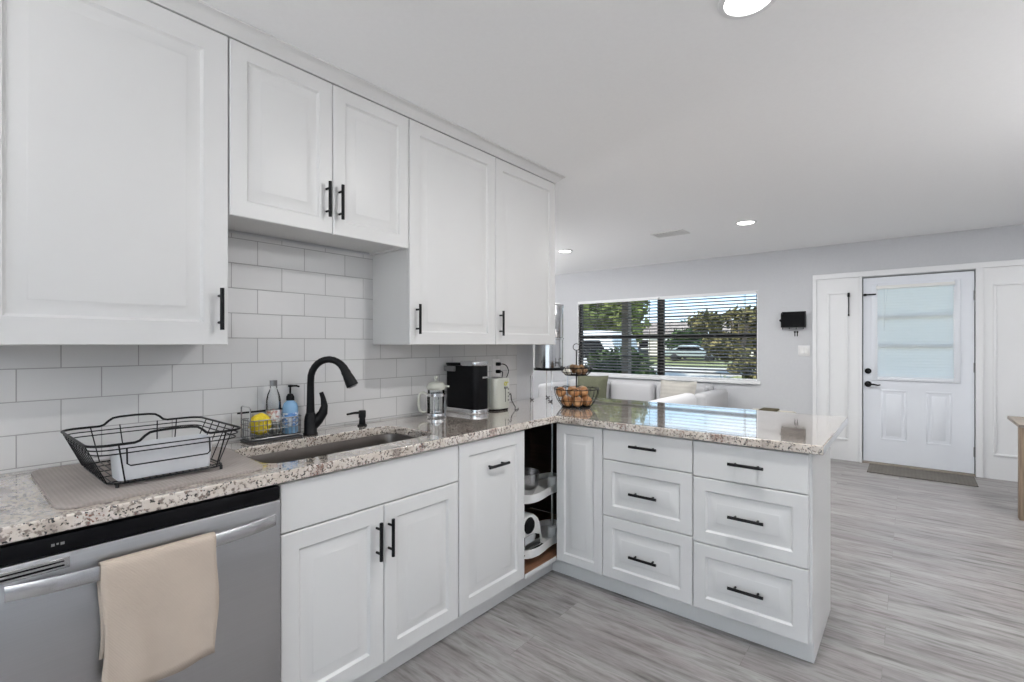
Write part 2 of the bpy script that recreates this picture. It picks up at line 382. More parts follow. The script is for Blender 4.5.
def wloc(o):
    v = Vector((0, 0, 0))
    while o: v += o.location; o = o.parent
    return v
def obj(name, bm, m, parent=None, origin=None, angle=38, recalc=True):
    o_ = Vector(origin) if origin else (wloc(parent) if parent else Vector((0, 0, 0)))
    if recalc: bmesh.ops.recalc_face_normals(bm, faces=bm.faces)
    bmesh.ops.translate(bm, verts=bm.verts, vec=-o_)
    me = bpy.data.meshes.new(name); bm.to_mesh(me); bm.free()
    me.materials.append(m)
    me.shade_smooth(); me.set_sharp_from_angle(angle=R(angle))
    o = bpy.data.objects.new(name, me); COL.objects.link(o)
    if parent: o.parent = parent; o.location = o_ - wloc(parent)
    else: o.location = o_
    return o
def tag(o, label=None, cat=None, group=None, kind=None):
    if label: o['label'] = label
    if cat: o['category'] = cat
    if group: o['group'] = group
    if kind: o['kind'] = kind
    return o
def thing(name, label, cat, loc, group=None):
    o = bpy.data.objects.new(name, None); COL.objects.link(o); o.location = loc
    o.empty_display_size = .05
    return tag(o, label, cat, group)
def struct(name, bm, m, label, cat, parent=None, origin=None):
    o = obj(name, bm, m, parent, origin)
    if not parent: tag(o, label, cat, None, 'structure')
    return o
def sgroup(name, label, cat, loc):
    o = bpy.data.objects.new(name, None); COL.objects.link(o); o.location = loc; o.empty_display_size = .05
    return tag(o, label, cat, None, 'structure')
def dup(root, loc, rotz=None, label=None):
    r = root.copy(); COL.objects.link(r); r.location = loc
    if rotz is not None: r.rotation_euler = (0, 0, rotz)
    if label: r['label'] = label
    for ch in list(root.children):
        c = ch.copy(); COL.objects.link(c); c.parent = r
        for g in list(ch.children):
            d = g.copy(); COL.objects.link(d); d.parent = c
    return r

X, Y, Z = Vector((1, 0, 0)), Vector((0, 1, 0)), Vector((0, 0, 1))
def panel_front(bm, O, A, Nn, w, h, t=.019, frame=.062, flat=False):
    """a routed cabinet front: O lower corner on the front plane, A along its width, Nn outward"""
    rings = [(0, -t), (0, -.003), (.003, 0)]
    if not flat: rings += [(frame, 0), (frame + .004, -.006), (frame + .008, -.0092), (frame + .012, -.0092), (frame + .046, -.0024), (frame + .049, -.0005), (frame + .052, 0)]
    vv = []
    for i, d in rings:
        vv.append([bm.verts.new(O + A * a + Z * b + Nn * d) for a, b in ((i, i), (w - i, i), (w - i, h - i), (i, h - i))])
    for P, Q in zip(vv, vv[1:]):
        for k in range(4): bm.faces.new((P[k], P[(k + 1) % 4], Q[(k + 1) % 4], Q[k]))
    bm.faces.new(vv[0][::-1]); bm.faces.new(vv[-1]); return bm
def bar_pull(C, axis, Nn, Ln=.142):
    bm = NB(); c = C + Nn * .03
    tube(bm, [c - axis * Ln / 2, c + axis * Ln / 2], .0068, 10)
    for s in (-1, 1): tube(bm, [C + axis * s * Ln * .32 - Nn * .0005, c + axis * s * Ln * .32], .0047, 8)
    return bm

# ================================================================ THE ROOM
YF = 6.654; H = 2.455
X0, X1, Y0 = -3.6, 4.6, -2.6
WX0, WX1, WZ0, WZ1 = -1.93, .70, .845, 1.99       # big window hole
PX0, PX1, PZ1 = 1.763, 2.674, 2.054               # front door hole
struct('floor', box(NB(), X0 - .1, X1 + .1, Y0 - .1, YF + .12, -.1, 0), m_floor, 'grey wood-look vinyl plank floor running through kitchen and living room', 'floor')
struct('ceiling', box(NB(), X0 - .1, X1 + .1, Y0 - .1, YF + .12, H, H + .12), m_ceil, 'smooth white ceiling over kitchen and living room', 'ceiling')
bm = NB()
for a in ((X0 - .1, WX0, 0, H), (WX0, WX1, 0, WZ0), (WX0, WX1, WZ1, H), (WX1, PX0 - .002, 0, H), (PX0 - .002, PX1 + .002, PZ1, H), (PX1 + .002, X1 + .1, 0, H)):
    box(bm, a[0], a[1], YF, YF + .12, a[2], a[3])
struct('wall_far', bm, m_wall, 'grey painted wall holding the wide window and the front door', 'wall')
struct('wall_left', box(NB(), -.12, 0, Y0, 2.90, 0, H), m_wall, 'wall behind the kitchen cabinets, ending past the corner of the counter', 'wall')
struct('wall_outer', box(NB(), X0 - .1, X0, Y0 - .1, YF, 0, H), m_wall, 'grey wall at the far left of the living room', 'wall')
struct('wall_right', box(NB(), X1, X1 + .1, Y0 - .1, YF, 0, H), m_wall, 'grey wall on the right of the room', 'wall')
SX0, SX1, SZ1 = .8, 4.0, 2.15
bm = NB()
for a in ((X0, SX0, 0, H), (SX0, SX1, SZ1, H), (SX1, X1, 0, H)): box(bm, a[0], a[1], Y0 - .1, Y0, a[2], a[3])
struct('wall_back', bm, m_wall, 'grey wall behind the viewer with an added sliding glass door', 'wall')
d2 = sgroup('added_door', 'added white framed sliding glass door, out of view behind the viewer', 'door', (3.0, Y0, 0))  # unseen opening added to let daylight in from behind the camera
bm = NB()
for a in ((SX0, SX0 + .06, 0, SZ1), (SX1 - .06, SX1, 0, SZ1), (SX0 + .06, SX1 - .06, SZ1 - .06, SZ1), (SX0 + .06, SX1 - .06, 0, .05), (2.37, 2.43, .05, SZ1 - .06)): box(bm, a[0], a[1], Y0 - .08, Y0 - .03, a[2], a[3], .003)
obj('door_frame', bm, m_trim, d2)
obj('glass_pane', box(NB(), SX0 + .06, SX1 - .06, Y0 - .058, Y0 - .052, .05, SZ1 - .06), m_pane, d2)
struct('wall_backsplash', box(NB(), 0.0005, .008, -.5, 2.697, .9145, 1.775), m_tile, 'glossy white subway tile backsplash with staggered joints', 'backsplash')

# window_1
w1 = sgroup('window_1', 'wide black framed window looking onto the lawn and road', 'window', ((WX0 + WX1) / 2, YF, WZ0))
bm = NB(); yw0, yw1 = YF + .045, YF + .095
for a in ((WX0, WX0 + .05, WZ0, WZ1), (WX1 - .03, WX1, WZ0, WZ1), (WX0 + .05, WX1 - .03, WZ1 - .025, WZ1), (WX0 + .05, WX1 - .03, WZ0, WZ0 + .025)): box(bm, a[0], a[1], yw0, yw1, a[2], a[3], .002)
obj('window_frame', bm, m_winframe, w1)
obj('mullion', box(NB(), -.63, -.535, yw0, yw1, WZ0 + .025, WZ1 - .025, .002), m_winframe, w1)
for xa, xb in ((WX0 + .05, -.63), (-.535, WX1 - .03)):
    obj('meeting_rail', box(NB(), xa, xb, yw0 - .004, yw1 - .006, 1.410, 1.447, .002), m_winframe, w1)
    for zz, hh in ((1.70, .014), (1.13, .012)):
        obj('muntin', box(NB(), xa, xb, yw0 + .018, yw1 - .02, zz - hh / 2, zz + hh / 2), m_winframe, w1)
    obj('glass_pane', box(NB(), xa, xb, YF + .078, YF + .082, WZ0 + .025, WZ1 - .025), m_pane, w1)
bm = NB(); box(bm, WX0 - .03, WX1 + .03, YF - .035, YF - .0005, WZ0 - .035, WZ0 + .004, .004, 2); box(bm, WX0, WX1, YF - .0005, YF + .045, WZ0 - .0, WZ0 + .004)
obj('window_sill', bm, m_trim, w1)
bm = NB()
box(bm, WX0, WX0 + .012, YF + .001, YF + .045, WZ0 + .004, WZ1); box(bm, WX1 - .012, WX1, YF + .001, YF + .045, WZ0 + .004, WZ1); box(bm, WX0 + .012, WX1 - .012, YF + .001, YF + .045, WZ1 - .01, WZ1)
obj('window_reveal', bm, m_trim, w1)

# entry surround and front door
def surround():
    bm = NB(); y0, y1 = YF - .028, YF - .0005
    box(bm, 1.29, 3.18, y0 - .008, y1, 2.062, 2.12, .003)
    for a, b in ((1.29, 1.33), (3.14, 3.18)): box(bm, a, b, y0 - .008, y1, 0, 2.062, .003)
    for a, b in ((1.735, 1.762), (2.675, 2.728)): box(bm, a, b, y0 - .012, y1, 0, 2.062, .003)
    obj_ = struct('trim_1', bm, m_trim, 'white casing framing the front door and both its side panels', 'trim')
    for nm, a, b, p0, p1, tx in (('trim_2', 1.33, 1.735, 1.435, 1.632, 'left'), ('trim_3', 2.728, 3.14, 2.80, 3.07, 'right')):
        bm = NB(); box(bm, a, b, y0 + .012, y1, 0.0, 2.062)
        z0, z1, wd = .228, 1.905, .022
        for q in ((p0, p1, z0, z0 + wd), (p0, p1, z1 - wd, z1), (p0, p0 + wd, z0 + wd, z1 - wd), (p1 - wd, p1, z0 + wd, z1 - wd)): box(bm, q[0], q[1], y0 - .002, y0 + .0125, q[2], q[3], .004, 2)
        struct(nm, bm, m_trim, 'white panelled side board %s of the front door' % tx, 'trim')
surround()
d1 = sgroup('door_1', 'white half-glass front door with closed mini blind', 'door', ((PX0 + PX1) / 2, YF, 0))
yd = YF + .004           # door face
bm = NB()
DWX0, DWX1, DWZ0, DWZ1 = 1.885, 2.525, .95, 1.945
for a in ((PX0 + .006, DWX0, .022, PZ1 - .009), (DWX1, PX1 - .006, .022, PZ1 - .009), (DWX0, DWX1, .022, DWZ0), (DWX0, DWX1, DWZ1, PZ1 - .009)): box(bm, a[0], a[1], yd, yd + .042, a[2], a[3])
for p0, p1 in ((1.925, 2.145), (2.30, 2.50)):
    z0, z1, wd = .27, .82, .02
    for q in ((p0, p1, z0, z0 + wd), (p0, p1, z1 - wd, z1), (p0, p0 + wd, z0 + wd, z1 - wd), (p1 - wd, p1, z0 + wd, z1 - wd)): box(bm, q[0], q[1], yd - .004, yd + .0005, q[2], q[3], .003, 2)
    box(bm, p0 + .045, p1 - .045, yd - .003, yd + .0005, z0 + .05, z1 - .05, .002, 2)
obj('door_leaf', bm, m_door, d1)
bm = NB()
for a in ((PX0 - .0015, PX0 + .03, .017, PZ1 - .0005), (PX1 - .03, PX1 + .0015, .017, PZ1 - .0005), (PX0 + .03, PX1 - .03, PZ1 - .03, PZ1 - .0005), (PX0 + .03, PX1 - .03, .017, .05)): box(bm, a[0], a[1], yd + .043, yd + .060, a[2], a[3])
tag(obj('gap_shade_strip', bm, m_rubber, d1), 'dark strip added for the shaded gap around the door')  # dark strip put in to draw the shaded gap round the leaf
bm = NB()
for a in ((DWX0 - .04, DWX0 + .012, DWZ0 - .03, DWZ1 + .03), (DWX1 - .012, DWX1 + .04, DWZ0 - .03, DWZ1 + .03), (DWX0 + .012, DWX1 - .012, DWZ1 - .012, DWZ1 + .03), (DWX0 + .012, DWX1 - .012, DWZ0 - .03, DWZ0 + .012)): box(bm, a[0], a[1], yd - .014, yd + .002, a[2], a[3], .004, 2)
obj('glass_frame', bm, m_door, d1)
obj('glass_pane', box(NB(), DWX0 + .002, DWX1 - .002, yd + .02, yd + .026, DWZ0 + .002, DWZ1 - .002), m_pane, d1)
bm = NB()
for zz in (DWZ0 + .345, DWZ0 + .66): box(bm, DWX0 + .002, DWX1 - .002, yd + .028, yd + .036, zz - .012, zz + .012)
obj('muntin', bm, m_door, d1)
bl = bpy.data.objects.new('mini_blind', None); COL.objects.link(bl); bl.parent = d1; bl.location = (0, -.02, .95)
bm = NB(); nsl = 32; pit = (DWZ1 - DWZ0 - .042) / nsl
for k in range(nsl):
    z = DWZ0 + .010 + pit * k
    rows = [[bm.verts.new((xx, yd + dy, z + pit * f)) for xx in (DWX0 + .004, DWX1 - .004)] for f, dy in ((-.04, -.016), (.3, -.0125), (.7, -.0085), (1.02, -.003))]
    for p_, q_ in zip(rows, rows[1:]): bm.faces.new((p_[0], p_[1], q_[1], q_[0]))
obj('slats', bm, m_doorblind, bl)
bm = NB(); box(bm, DWX0, DWX1, yd - .028, yd - .003, DWZ1 - .032, DWZ1 + .004, .003)
obj('headrail', bm, m_plwhite, bl)
bm = NB(); tube(bm, [(1.955, yd - .022, DWZ1 - .03), (1.957, yd - .018, 1.75), (1.952, yd - .016, 1.50)], .0022, 6); tube(bm, [(1.985, yd - .022, DWZ1 - .03), (1.965, yd - .018, 1.7), (1.955, yd - .016, 1.46)], .0018, 6)
obj('pull_cord', bm, m_plwhite, bl)
def turned(bm, c, prof, n=20):     # lathe about the y axis, profile (radius, distance out of the door)
    b2 = NB(); lathe(b2, 0, 0, prof, n)
    me = bpy.data.meshes.new('t'); b2.to_mesh(me); b2.free()
    M = Matrix.Translation(Vector(c)) @ Matrix.Rotation(R(90), 4, 'X')
    me.transform(M); bm.from_mesh(me); bpy.data.meshes.remove(me); return bm
bm = turned(NB(), (1.813, yd, 1.017), [(.031, -.001), (.031, .006), (.027, .011), (.015, .012), (.015, .03), (0, .031)]); box(bm, 1.809, 1.817, yd - .045, yd - .028, 1.004, 1.030, .002)
tag(obj('deadbolt', bm, m_black, d1), 'black deadbolt thumb turn')
bm = turned(NB(), (1.813, yd, .873), [(.033, -.001), (.033, .006), (.028, .012), (.012, .014), (.012, .05), (0, .051)])
tube(bm, [(1.813, yd - .045, .873), (1.86, yd - .047, .874), (1.90, yd - .044, .866), (1.925, yd - .042, .872)], [.010, .009, .008, .006], 8)
tag(obj('lever_handle', bm, m_black, d1), 'black lever handle')
for zz in (1.80, 1.08, .24):
    bm = NB(); rod(bm, (PX1 + .001, yd - .006, zz - .05), (PX1 + .001, yd - .006, zz + .05), .007); box(bm, PX1 - .012, PX1 - .001, yd - .006, yd + .001, zz - .048, zz + .048)
    tag(obj('hinge', bm, m_wire, d1), 'dark metal hinge')
bm = NB(); box(bm, 1.772, 1.885, yd - .026, yd - .015, 1.852, 1.868, .002); box(bm, 1.775, 1.80, yd - .030, yd + .0005, 1.848, 1.872, .002)
tag(obj('night_latch', bm, m_black, d1), 'black latch plate')
obj('threshold', box(NB(), PX0 - .02, PX1 + .02, YF - .03, YF + .1, .0005, .016, .003), m_oakt, d1)
dl = thing('latch_arm', 'black swing latch arm fixed upright on the white board left of the front door', 'latch', (1.639, YF - .02, 1.63))
bm = NB(); box(bm, 1.628, 1.650, YF - .045, YF - .016, 1.845, 1.892, .002); obj('bracket', bm, m_black, dl)
bm = NB(); tube(bm, [(1.639, YF - .035, 1.85), (1.639, YF - .035, 1.645)], .005, 8); blob(bm, (1.639, YF - .035, 1.64), .009, .009, .012); obj('arm', bm, m_black, dl)

# baseboard along far wall, left section
struct('baseboard_far', box(NB(), X0, 1.29, YF - .014, YF - .0005, 0, .09, .003), m_trim, 'white baseboard under the wide window', 'baseboard')

# crown over the wall cabinets (profile x,z swept along y, returned at the end)
XU = .3114
bm = NB()
prof = [(XU - .02, 2.4075), (XU + .003, 2.4075), (XU + .006, 2.413), (XU + .028, 2.434), (XU + .040, 2.446), (XU + .048, 2.448), (XU + .048, H - .0008), (XU - .02, H - .0008)]
A_ = [bm.verts.new((p[0], -.02, p[1])) for p in prof]; B_ = [bm.verts.new((p[0], 2.74 + max(0, p[0] - XU), p[1])) for p in prof]
for i in range(len(prof)): bm.faces.new((A_[i], A_[(i + 1) % len(prof)], B_[(i + 1) % len(prof)], B_[i]))
bm.faces.new(A_[::-1])
C_ = [bm.verts.new((.01, 2.74 + max(-.02, p[0] - XU), p[1])) for p in prof]
for i in range(len(prof)): bm.faces.new((B_[i], B_[(i + 1) % len(prof)], C_[(i + 1) % len(prof)], C_[i]))
bm.faces.new(C_)
struct('trim_4', bm, m_cab, 'white crown moulding between the wall cabinets and the ceiling', 'trim')

# ================================================================ WALL CABINETS
def wall_cabinet(label, y0, y1, z0, doors, z1=2.4065):
    t = thing('wall_cabinet', label, 'cabinet', (.01, y0, z0))
    bm = NB(); g = .018
    # carcass with recessed bottom panel
    box(bm, .010, XU - .0205, y0 + .001, y0 + g, z0 + .001, z1); box(bm, .010, XU - .0205, y1 - g, y1 - .001, z0 + .001, z1)
    box(bm, .010, XU - .0205, y0 + g, y1 - g, z0 + .012, z0 + .03); box(bm, .010, XU - .0205, y0 + g, y1 - g, z1 - g, z1); box(bm, .010, .018, y0 + g, y1 - g, z0 + .03, z1 - g)
    obj('body', bm, m_cab, t)
    for (a, b, hy, fr) in doors:
        bm = panel_front(NB(), Vector((XU, a, z0)), Y, X, b - a, z1 - .003 - z0, frame=fr)
        d = obj('door', bm, m_cab, t, origin=(XU - .019, a, z0))
        tag(obj('handle', bar_pull(Vector((XU, hy, z0 + .125 if z1 - z0 > .8 else z0 + .135)), Z, X, .145), m_black, d), 'matte black bar handle')
    return t
wall_cabinet('large single-door white wall cabinet above the dish rack at the left edge', .055, .692, 1.3113, [(.0575, .6905, .660, .078)])
wall_cabinet('short two-door white wall cabinet mounted high above the sink', .694, 1.493, 1.7746, [(.6955, 1.0915, 1.064, .058), (1.0945, 1.4915, 1.122, .058)])
wall_cabinet('tall two-door white wall cabinet above the coffee machine, ending at the living room', 1.4945, 2.740, 1.3113, [(1.4965, 2.1225, 1.537, .062), (2.1255, 2.7385, 2.160, .062)])

# ================================================================ BASE CABINETS, LEFT RUN
XD, ZD, ZC = .6316, .1012, .876
def carcass(x0, x1, y0, y1, z0=.10, z1=.8755, openfront=True, top=False):
    bm = NB(); g = .016
    box(bm, x0, x1, y0, y0 + g, z0, z1); box(bm, x0, x1, y1 - g, y1, z0, z1); box(bm, x0, x1, y0 + g, y1 - g, z0, z0 + g); box(bm, x0, x0 + .008, y0 + g, y1 - g, z0 + g, z1)
    return bm
def left_toe(t, y0, y1): obj('toe_kick', box(NB(), .545, .5675, y0, y1, .0005, .0995), m_cab, t)
def xdoor(t, name, y0, y1, z0, z1, hc, axis, flat=False, frame=.06, handle=True):
    d = obj(name, panel_front(NB(), Vector((XD, y0, z0)), Y, X, y1 - y0, z1 - z0, frame=frame, flat=flat), m_cab, t, origin=(XD - .019, y0, z0))
    if handle: tag(obj('handle', bar_pull(Vector((XD, *hc)), axis, X), m_black, d), 'matte black bar handle')
t = thing('base_cabinet', 'white base cabinet left of the dishwasher', 'cabinet', (.012, -.5, 0))
obj('body', carcass(.012, .612, -.50, .094), m_cab, t); left_toe(t, -.5, .094)
xdoor(t, 'door', -.497, .091, ZD, .866, (.05, .6), Z)
t = thing('sink_cabinet', 'white two-door base cabinet under the sink, beside the dishwasher', 'cabinet', (.012, .72, 0))
bm = carcass(.012, .612, .7195, 1.513)
box(bm, .594, .612, .7355, 1.497, .690, .720); box(bm, .594, .612, .7355, 1.497, .858, .8755)
obj('body', bm, m_cab, t); left_toe(t, .7195, 1.5135)
xdoor(t, 'false_front', .7245, 1.511, .7085, .868, None, None, True, handle=False)
xdoor(t, 'door', .7245, 1.1165, ZD, .7035, (1.084, .579), Z)
xdoor(t, 'door', 1.1195, 1.511, ZD, .7035, (1.138, .579), Z)
t = thing('pull_out_cabinet', 'narrow white base cabinet with one tall front and level handle', 'cabinet', (.012, 1.514, 0))
obj('body', carcass(.012, .612, 1.5138, 1.9895), m_cab, t); left_toe(t, 1.5138, 1.9895)
xdoor(t, 'door', 1.5165, 1.988, ZD, .868, (1.757, .735), Y)

# open corner cabinet
t = thing('corner_cabinet', 'open corner base cabinet with dark inside and swing-out trays', 'cabinet', (.012, 1.99, 0))
bm = NB()
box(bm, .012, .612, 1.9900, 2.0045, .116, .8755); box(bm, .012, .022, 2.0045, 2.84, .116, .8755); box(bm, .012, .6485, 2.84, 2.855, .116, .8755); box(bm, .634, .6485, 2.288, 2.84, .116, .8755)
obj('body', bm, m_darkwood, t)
tag(obj('bottom_board', box(NB(), .012, .628, 2.0, 2.84, .100, .1155), m_brownwood, t), 'brown wooden bottom board')
bm = NB(); box(bm, .6285, .634, 1.9905, 2.275, .093, .1165, .001); box(bm, .545, .5675, 1.99, 2.3305, .0005, .0995)
tag(obj('toe_kick', bm, m_cab, t), 'white toe kick with lipped edge')

# swing-out tray unit
t = thing('swing_out_tray', 'white kidney-shaped two-tier swing-out tray on a chrome pole inside the open corner cabinet', 'tray', (.53, 2.385, .116))
obj('pole', rod(NB(), (.53, 2.385, .116), (.53, 2.385, .874), .009, 12), m_chrome, t)
kid = [(.50, 2.045), (.555, 2.052), (.590, 2.085), (.604, 2.14), (.598, 2.20), (.585, 2.27), (.580, 2.33), (.590, 2.40), (.58, 2.46), (.53, 2.51), (.45, 2.56), (.40, 2.55), (.37, 2.48), (.36, 2.38), (.36, 2.25), (.37, 2.13), (.42, 2.06)]
def smooth_loop(P, it=2):
    for _ in range(it):
        Q = []
        for i in range(len(P)):
            a, b = P[i], P[(i + 1) % len(P)]
            Q += [(a[0] * .75 + b[0] * .25, a[1] * .75 + b[1] * .25), (a[0] * .25 + b[0] * .75, a[1] * .25 + b[1] * .75)]
        P = Q
    return P
kid = smooth_loop(kid, 1)
ctr = (sum(p[0] for p in kid) / len(kid), sum(p[1] for p in kid) / len(kid))
def kidney(z0, h):
    bm = NB(); n = len(kid)
    ins = [(ctr[0] + (p[0] - ctr[0]) * .965, ctr[1] + (p[1] - ctr[1]) * .965) for p in kid]
    r = [[bm.verts.new((*p, z)) for p in q] for q, z in ((kid, z0), (kid, z0 + h), (ins, z0 + h), (ins, z0 + .012))]
    for a, b in zip(r, r[1:]):
        for i in range(n): bm.faces.new((a[i], a[(i + 1) % n], b[(i + 1) % n], b[i]))
    bm.faces.new(r[0][::-1]); bm.faces.new(r[3]); return bm
for z0 in (.155, .452):
    tr = obj('tray', kidney(z0, .045), m_plwhite, t)
    obj('hub', lathe(NB(), .53, 2.385, [(.012, z0 + .012), (.028, z0 + .012), (.026, z0 + .075), (.012, z0 + .08)], 20), m_plate, tr)
# bowl on the upper tray
bm = lathe(NB(), .485, 2.165, [(0, .466), (.05, .466), (.056, .470), (.082, .520), (.090, .590), (.093, .594), (.088, .594), (.079, .522), (.052, .474), (0, .472)], 28)
tag(obj('mixing_bowl', bm, m_handle, None, (.485, 2.165, .465)), 'grey metal mixing bowl on the upper tray of the open corner cabinet', 'bowl')
t = thing('hand_blender_set', 'grey and white rounded kitchen appliance on the lower tray of the open corner cabinet', 'appliance', (.50, 2.16, .167))
bm = NB()
prof = [(2.065, .172), (2.245, .172), (2.25, .22), (2.24, .285), (2.215, .335), (2.175, .365), (2.13, .372), (2.085, .36), (2.065, .33)]
prism(bm, prof, .435, .555, 'x', .012); obj('body', bm, m_plwhite, t)
bm = NB(); prism(bm, [(2.08, .19), (2.225, .19), (2.215, .245), (2.17, .262), (2.08, .262)], .551, .562, 'x', .003); tag(obj('cup', bm, m_chrome, t), 'shiny metal cup')
bm = NB(); b2 = NB(); lathe(b2, 0, 0, [(0, 0), (.042, 0), (.046, .004), (.040, .012), (.018, .014), (0, .010)], 24); me = bpy.data.meshes.new('q'); b2.to_mesh(me); b2.free(); me.transform(Matrix.Translation((.553, 2.125, .315)) @ Matrix.Rotation(R(90), 4, 'Y')); bm.from_mesh(me); tag(obj('dial', bm, m_blackp, t), 'black round dial')
obj('base', box(NB(), .425, .572, 2.055, 2.255, .1675, .178, .004, 2), m_blackp, t)

# ================================================================ PENINSULA CABINETS
YP = 2.2677
def ybody(t, x0, x1, panel=False): obj('body', box(NB(), x0, x1, YP + .0195, 2.855, .10, .8755), m_cab, t)
def ytoe(t, x0, x1): obj('toe_kick', box(NB(), x0, x1, 2.3310, 2.353, .0005, .0995), m_cab, t)
def yfront(t, name, x0, x1, z0, z1, hc, axis=X, flat=False, frame=.055):
    # width runs +x, outward is -y
    d = obj(name, panel_front(NB(), Vector((x0, YP, z0)), X, -Y, x1 - x0, z1 - z0, frame=frame, flat=flat), m_cab, t, origin=(x0, YP + .019, z0))
    if hc: tag(obj('handle', bar_pull(Vector((hc[0], YP, hc[1])), axis, -Y), m_black, d), 'matte black bar handle')
t = thing('narrow_cabinet', 'narrow white peninsula cabinet with one tall door and no handle, in the corner', 'cabinet', (.65, YP, 0))
ybody(t, .650, .9295); ytoe(t, .568, .9295)
yfront(t, 'door', .640, .9275, ZD, .868, None, frame=.048)
t = thing('drawer_cabinet', 'white three-drawer peninsula cabinet in the middle, beside the narrow door', 'cabinet', (.93, YP, 0))
ybody(t, .9305, 1.398); ytoe(t, .9300, 1.398)
for z0, z1, hz, fl in ((.7155, .868, .795, True), (.4235, .7115, .557, False), (ZD, .4195, .243, False)): yfront(t, 'drawer', .9325, 1.3965, z0, z1, (1.163, hz + .008), flat=fl)
t = thing('drawer_cabinet', 'white three-drawer peninsula cabinet at the open end, with a plain side panel', 'cabinet', (1.4, YP, 0))
ybody(t, 1.3995, 1.8565); ytoe(t, 1.3985, 1.8570)
for z0, z1, hz, fl in ((.7065, .868, .784, True), (.4055, .7025, .552, False), (ZD, .4015, .242, False)): yfront(t, 'drawer', 1.4015, 1.8615, z0, z1, (1.631, hz + .006), flat=fl)
prof = [(YP + .0195, .0985), (2.331, .0985), (2.331, .0005), (2.859, .0005), (2.859, .8755), (YP + .0195, .8755)]
obj('side_panel', prism(NB(), prof, 1.8572, 1.8725, 'x'), m_cab, t)
tag(obj('back_panel', box(NB(), .655, 1.857, 2.8555, 2.866, .0005, .8755), m_cab, None, (1.25, 2.86, 0)), 'plain white back panel of the peninsula under the bar overhang', 'panel')

# ================================================================ COUNTERTOP
SKX0, SKX1, SKY0, SKY1 = .190, .545, .735, 1.470
bm = NB()
outer = [(.0085, -.5), (.6507, -.5), (.6507, 2.2478), (1.915, 2.2478), (1.915, 3.225), (.0085, 3.225)]
inner = rrect(SKX0, SKX1, SKY0, SKY1, .075, 8)
es = []
for P in (outer, inner):
    V_ = [bm.verts.new((p[0], p[1], ZC)) for p in P]
    es += [bm.edges.new((V_[i], V_[(i + 1) % len(V_)])) for i in range(len(V_))]
bmesh.ops.triangle_fill(bm, edges=es, use_beauty=True, use_dissolve=False)
fs = list(bm.faces)
ret = bmesh.ops.extrude_face_region(bm, geom=fs)
bmesh.ops.translate(bm, verts=[v for v in ret['geom'] if isinstance(v, bmesh.types.BMVert)], vec=(0, 0, .914 - ZC))
ct = obj('countertop', bm, m_granite, None)
tag(ct, 'speckled granite countertop running along the wall and over the peninsula', 'countertop')
bv = ct.modifiers.new('ease', 'BEVEL'); bv.width = .004; bv.segments = 2; bv.limit_method = 'ANGLE'; bv.angle_limit = R(40)

# sink
t = thing('sink', 'undermount stainless steel sink let into the granite counter', 'sink', ((SKX0 + SKX1) / 2, (SKY0 + SKY1) / 2, .70))
bm = NB(); n = 8
loops = []
for ins, z, r in ((-.022, ZC - .0005, .09), (.002, ZC - .0005, .073), (.006, .845, .07), (.012, .725, .065), (.030, .705, .06), (.12, .700, .05)):
    loops.append([bm.verts.new((p[0], p[1], z)) for p in rrect(SKX0 + ins, SKX1 - ins, SKY0 + ins, SKY1 - ins, r, n)])
for a, b in zip(loops, loops[1:]):
    for i in range(len(a)): bm.faces.new((a[i], a[(i + 1) % len(a)], b[(i + 1) % len(a)], b[i]))
bm.faces.new(loops[-1])
bk = obj('basin', bm, m_sink, t)
so = bk.modifiers.new('sheet', 'SOLIDIFY'); so.thickness = .0015; so.offset = -1 if False else 1
obj('drain', lathe(NB(), .36, 1.15, [(0, .703), (.03, .703), (.043, .7065), (.045, .704), (.045, .701), (0, .701)], 24), m_chrome, t)

# faucet
FB = Vector((.128, 1.093, .914))
t = thing('faucet', 'matte black gooseneck kitchen faucet with pull-down spray head behind the sink', 'faucet', FB)
obj('base', lathe(NB(), FB.x, FB.y, [(0, .9142), (.030, .9142), (.031, .920), (.027, .926), (.027, .975), (.024, .995), (.019, 1.01), (0, 1.01)], 24), m_black, t)
dirv = Vector((.80, .60, 0)).normalized(); reach = .165
pts = []; hz = 1.13; cxr = reach / 2
for z in (.99, 1.05, 1.10, 1.145): pts.append(FB + Vector((0, 0, z - .914)))
for k in range(1, 13):
    a = math.pi - math.pi * .87 * k / 12
    pts.append(FB + dirv * (cxr + cxr * math.cos(a)) + Vector((0, 0, 1.155 - .914 + .092 * math.sin(a))))
rad = [.019, .0165, .0155, .015] + [.015] * 9 + [.016, .0175, .019]
obj('spout', tube(NB(), pts, rad, 14), m_black, t)
e0 = pts[-1]; dn = (pts[-1] - pts[-2]).normalized()
sh = obj('spray_head', tube(NB(), [e0 - dn * .004, e0 + dn * .008, e0 + dn * .010, e0 + dn * .03, e0 + dn * .066, e0 + dn * .069], [.0195, .0205, .0195, .023, .0265, .024], 16), m_black, t)
obj('nozzle', tube(NB(), [e0 + dn * .0695, e0 + dn * .073], [.018, .017], 14), m_greymark, sh)
bm = NB()
lv = Vector((.35, .94, 0)).normalized()
lp = [FB + lv * a + Vector((0, 0, z)) for a, z in ((.008, .035), (.030, .062), (.052, .095), (.058, .125), (.052, .160), (.044, .185))]
tube(bm, lp, [.022, .0235, .021, .015, .0105, .009], 12); obj('lever', bm, m_black, t)

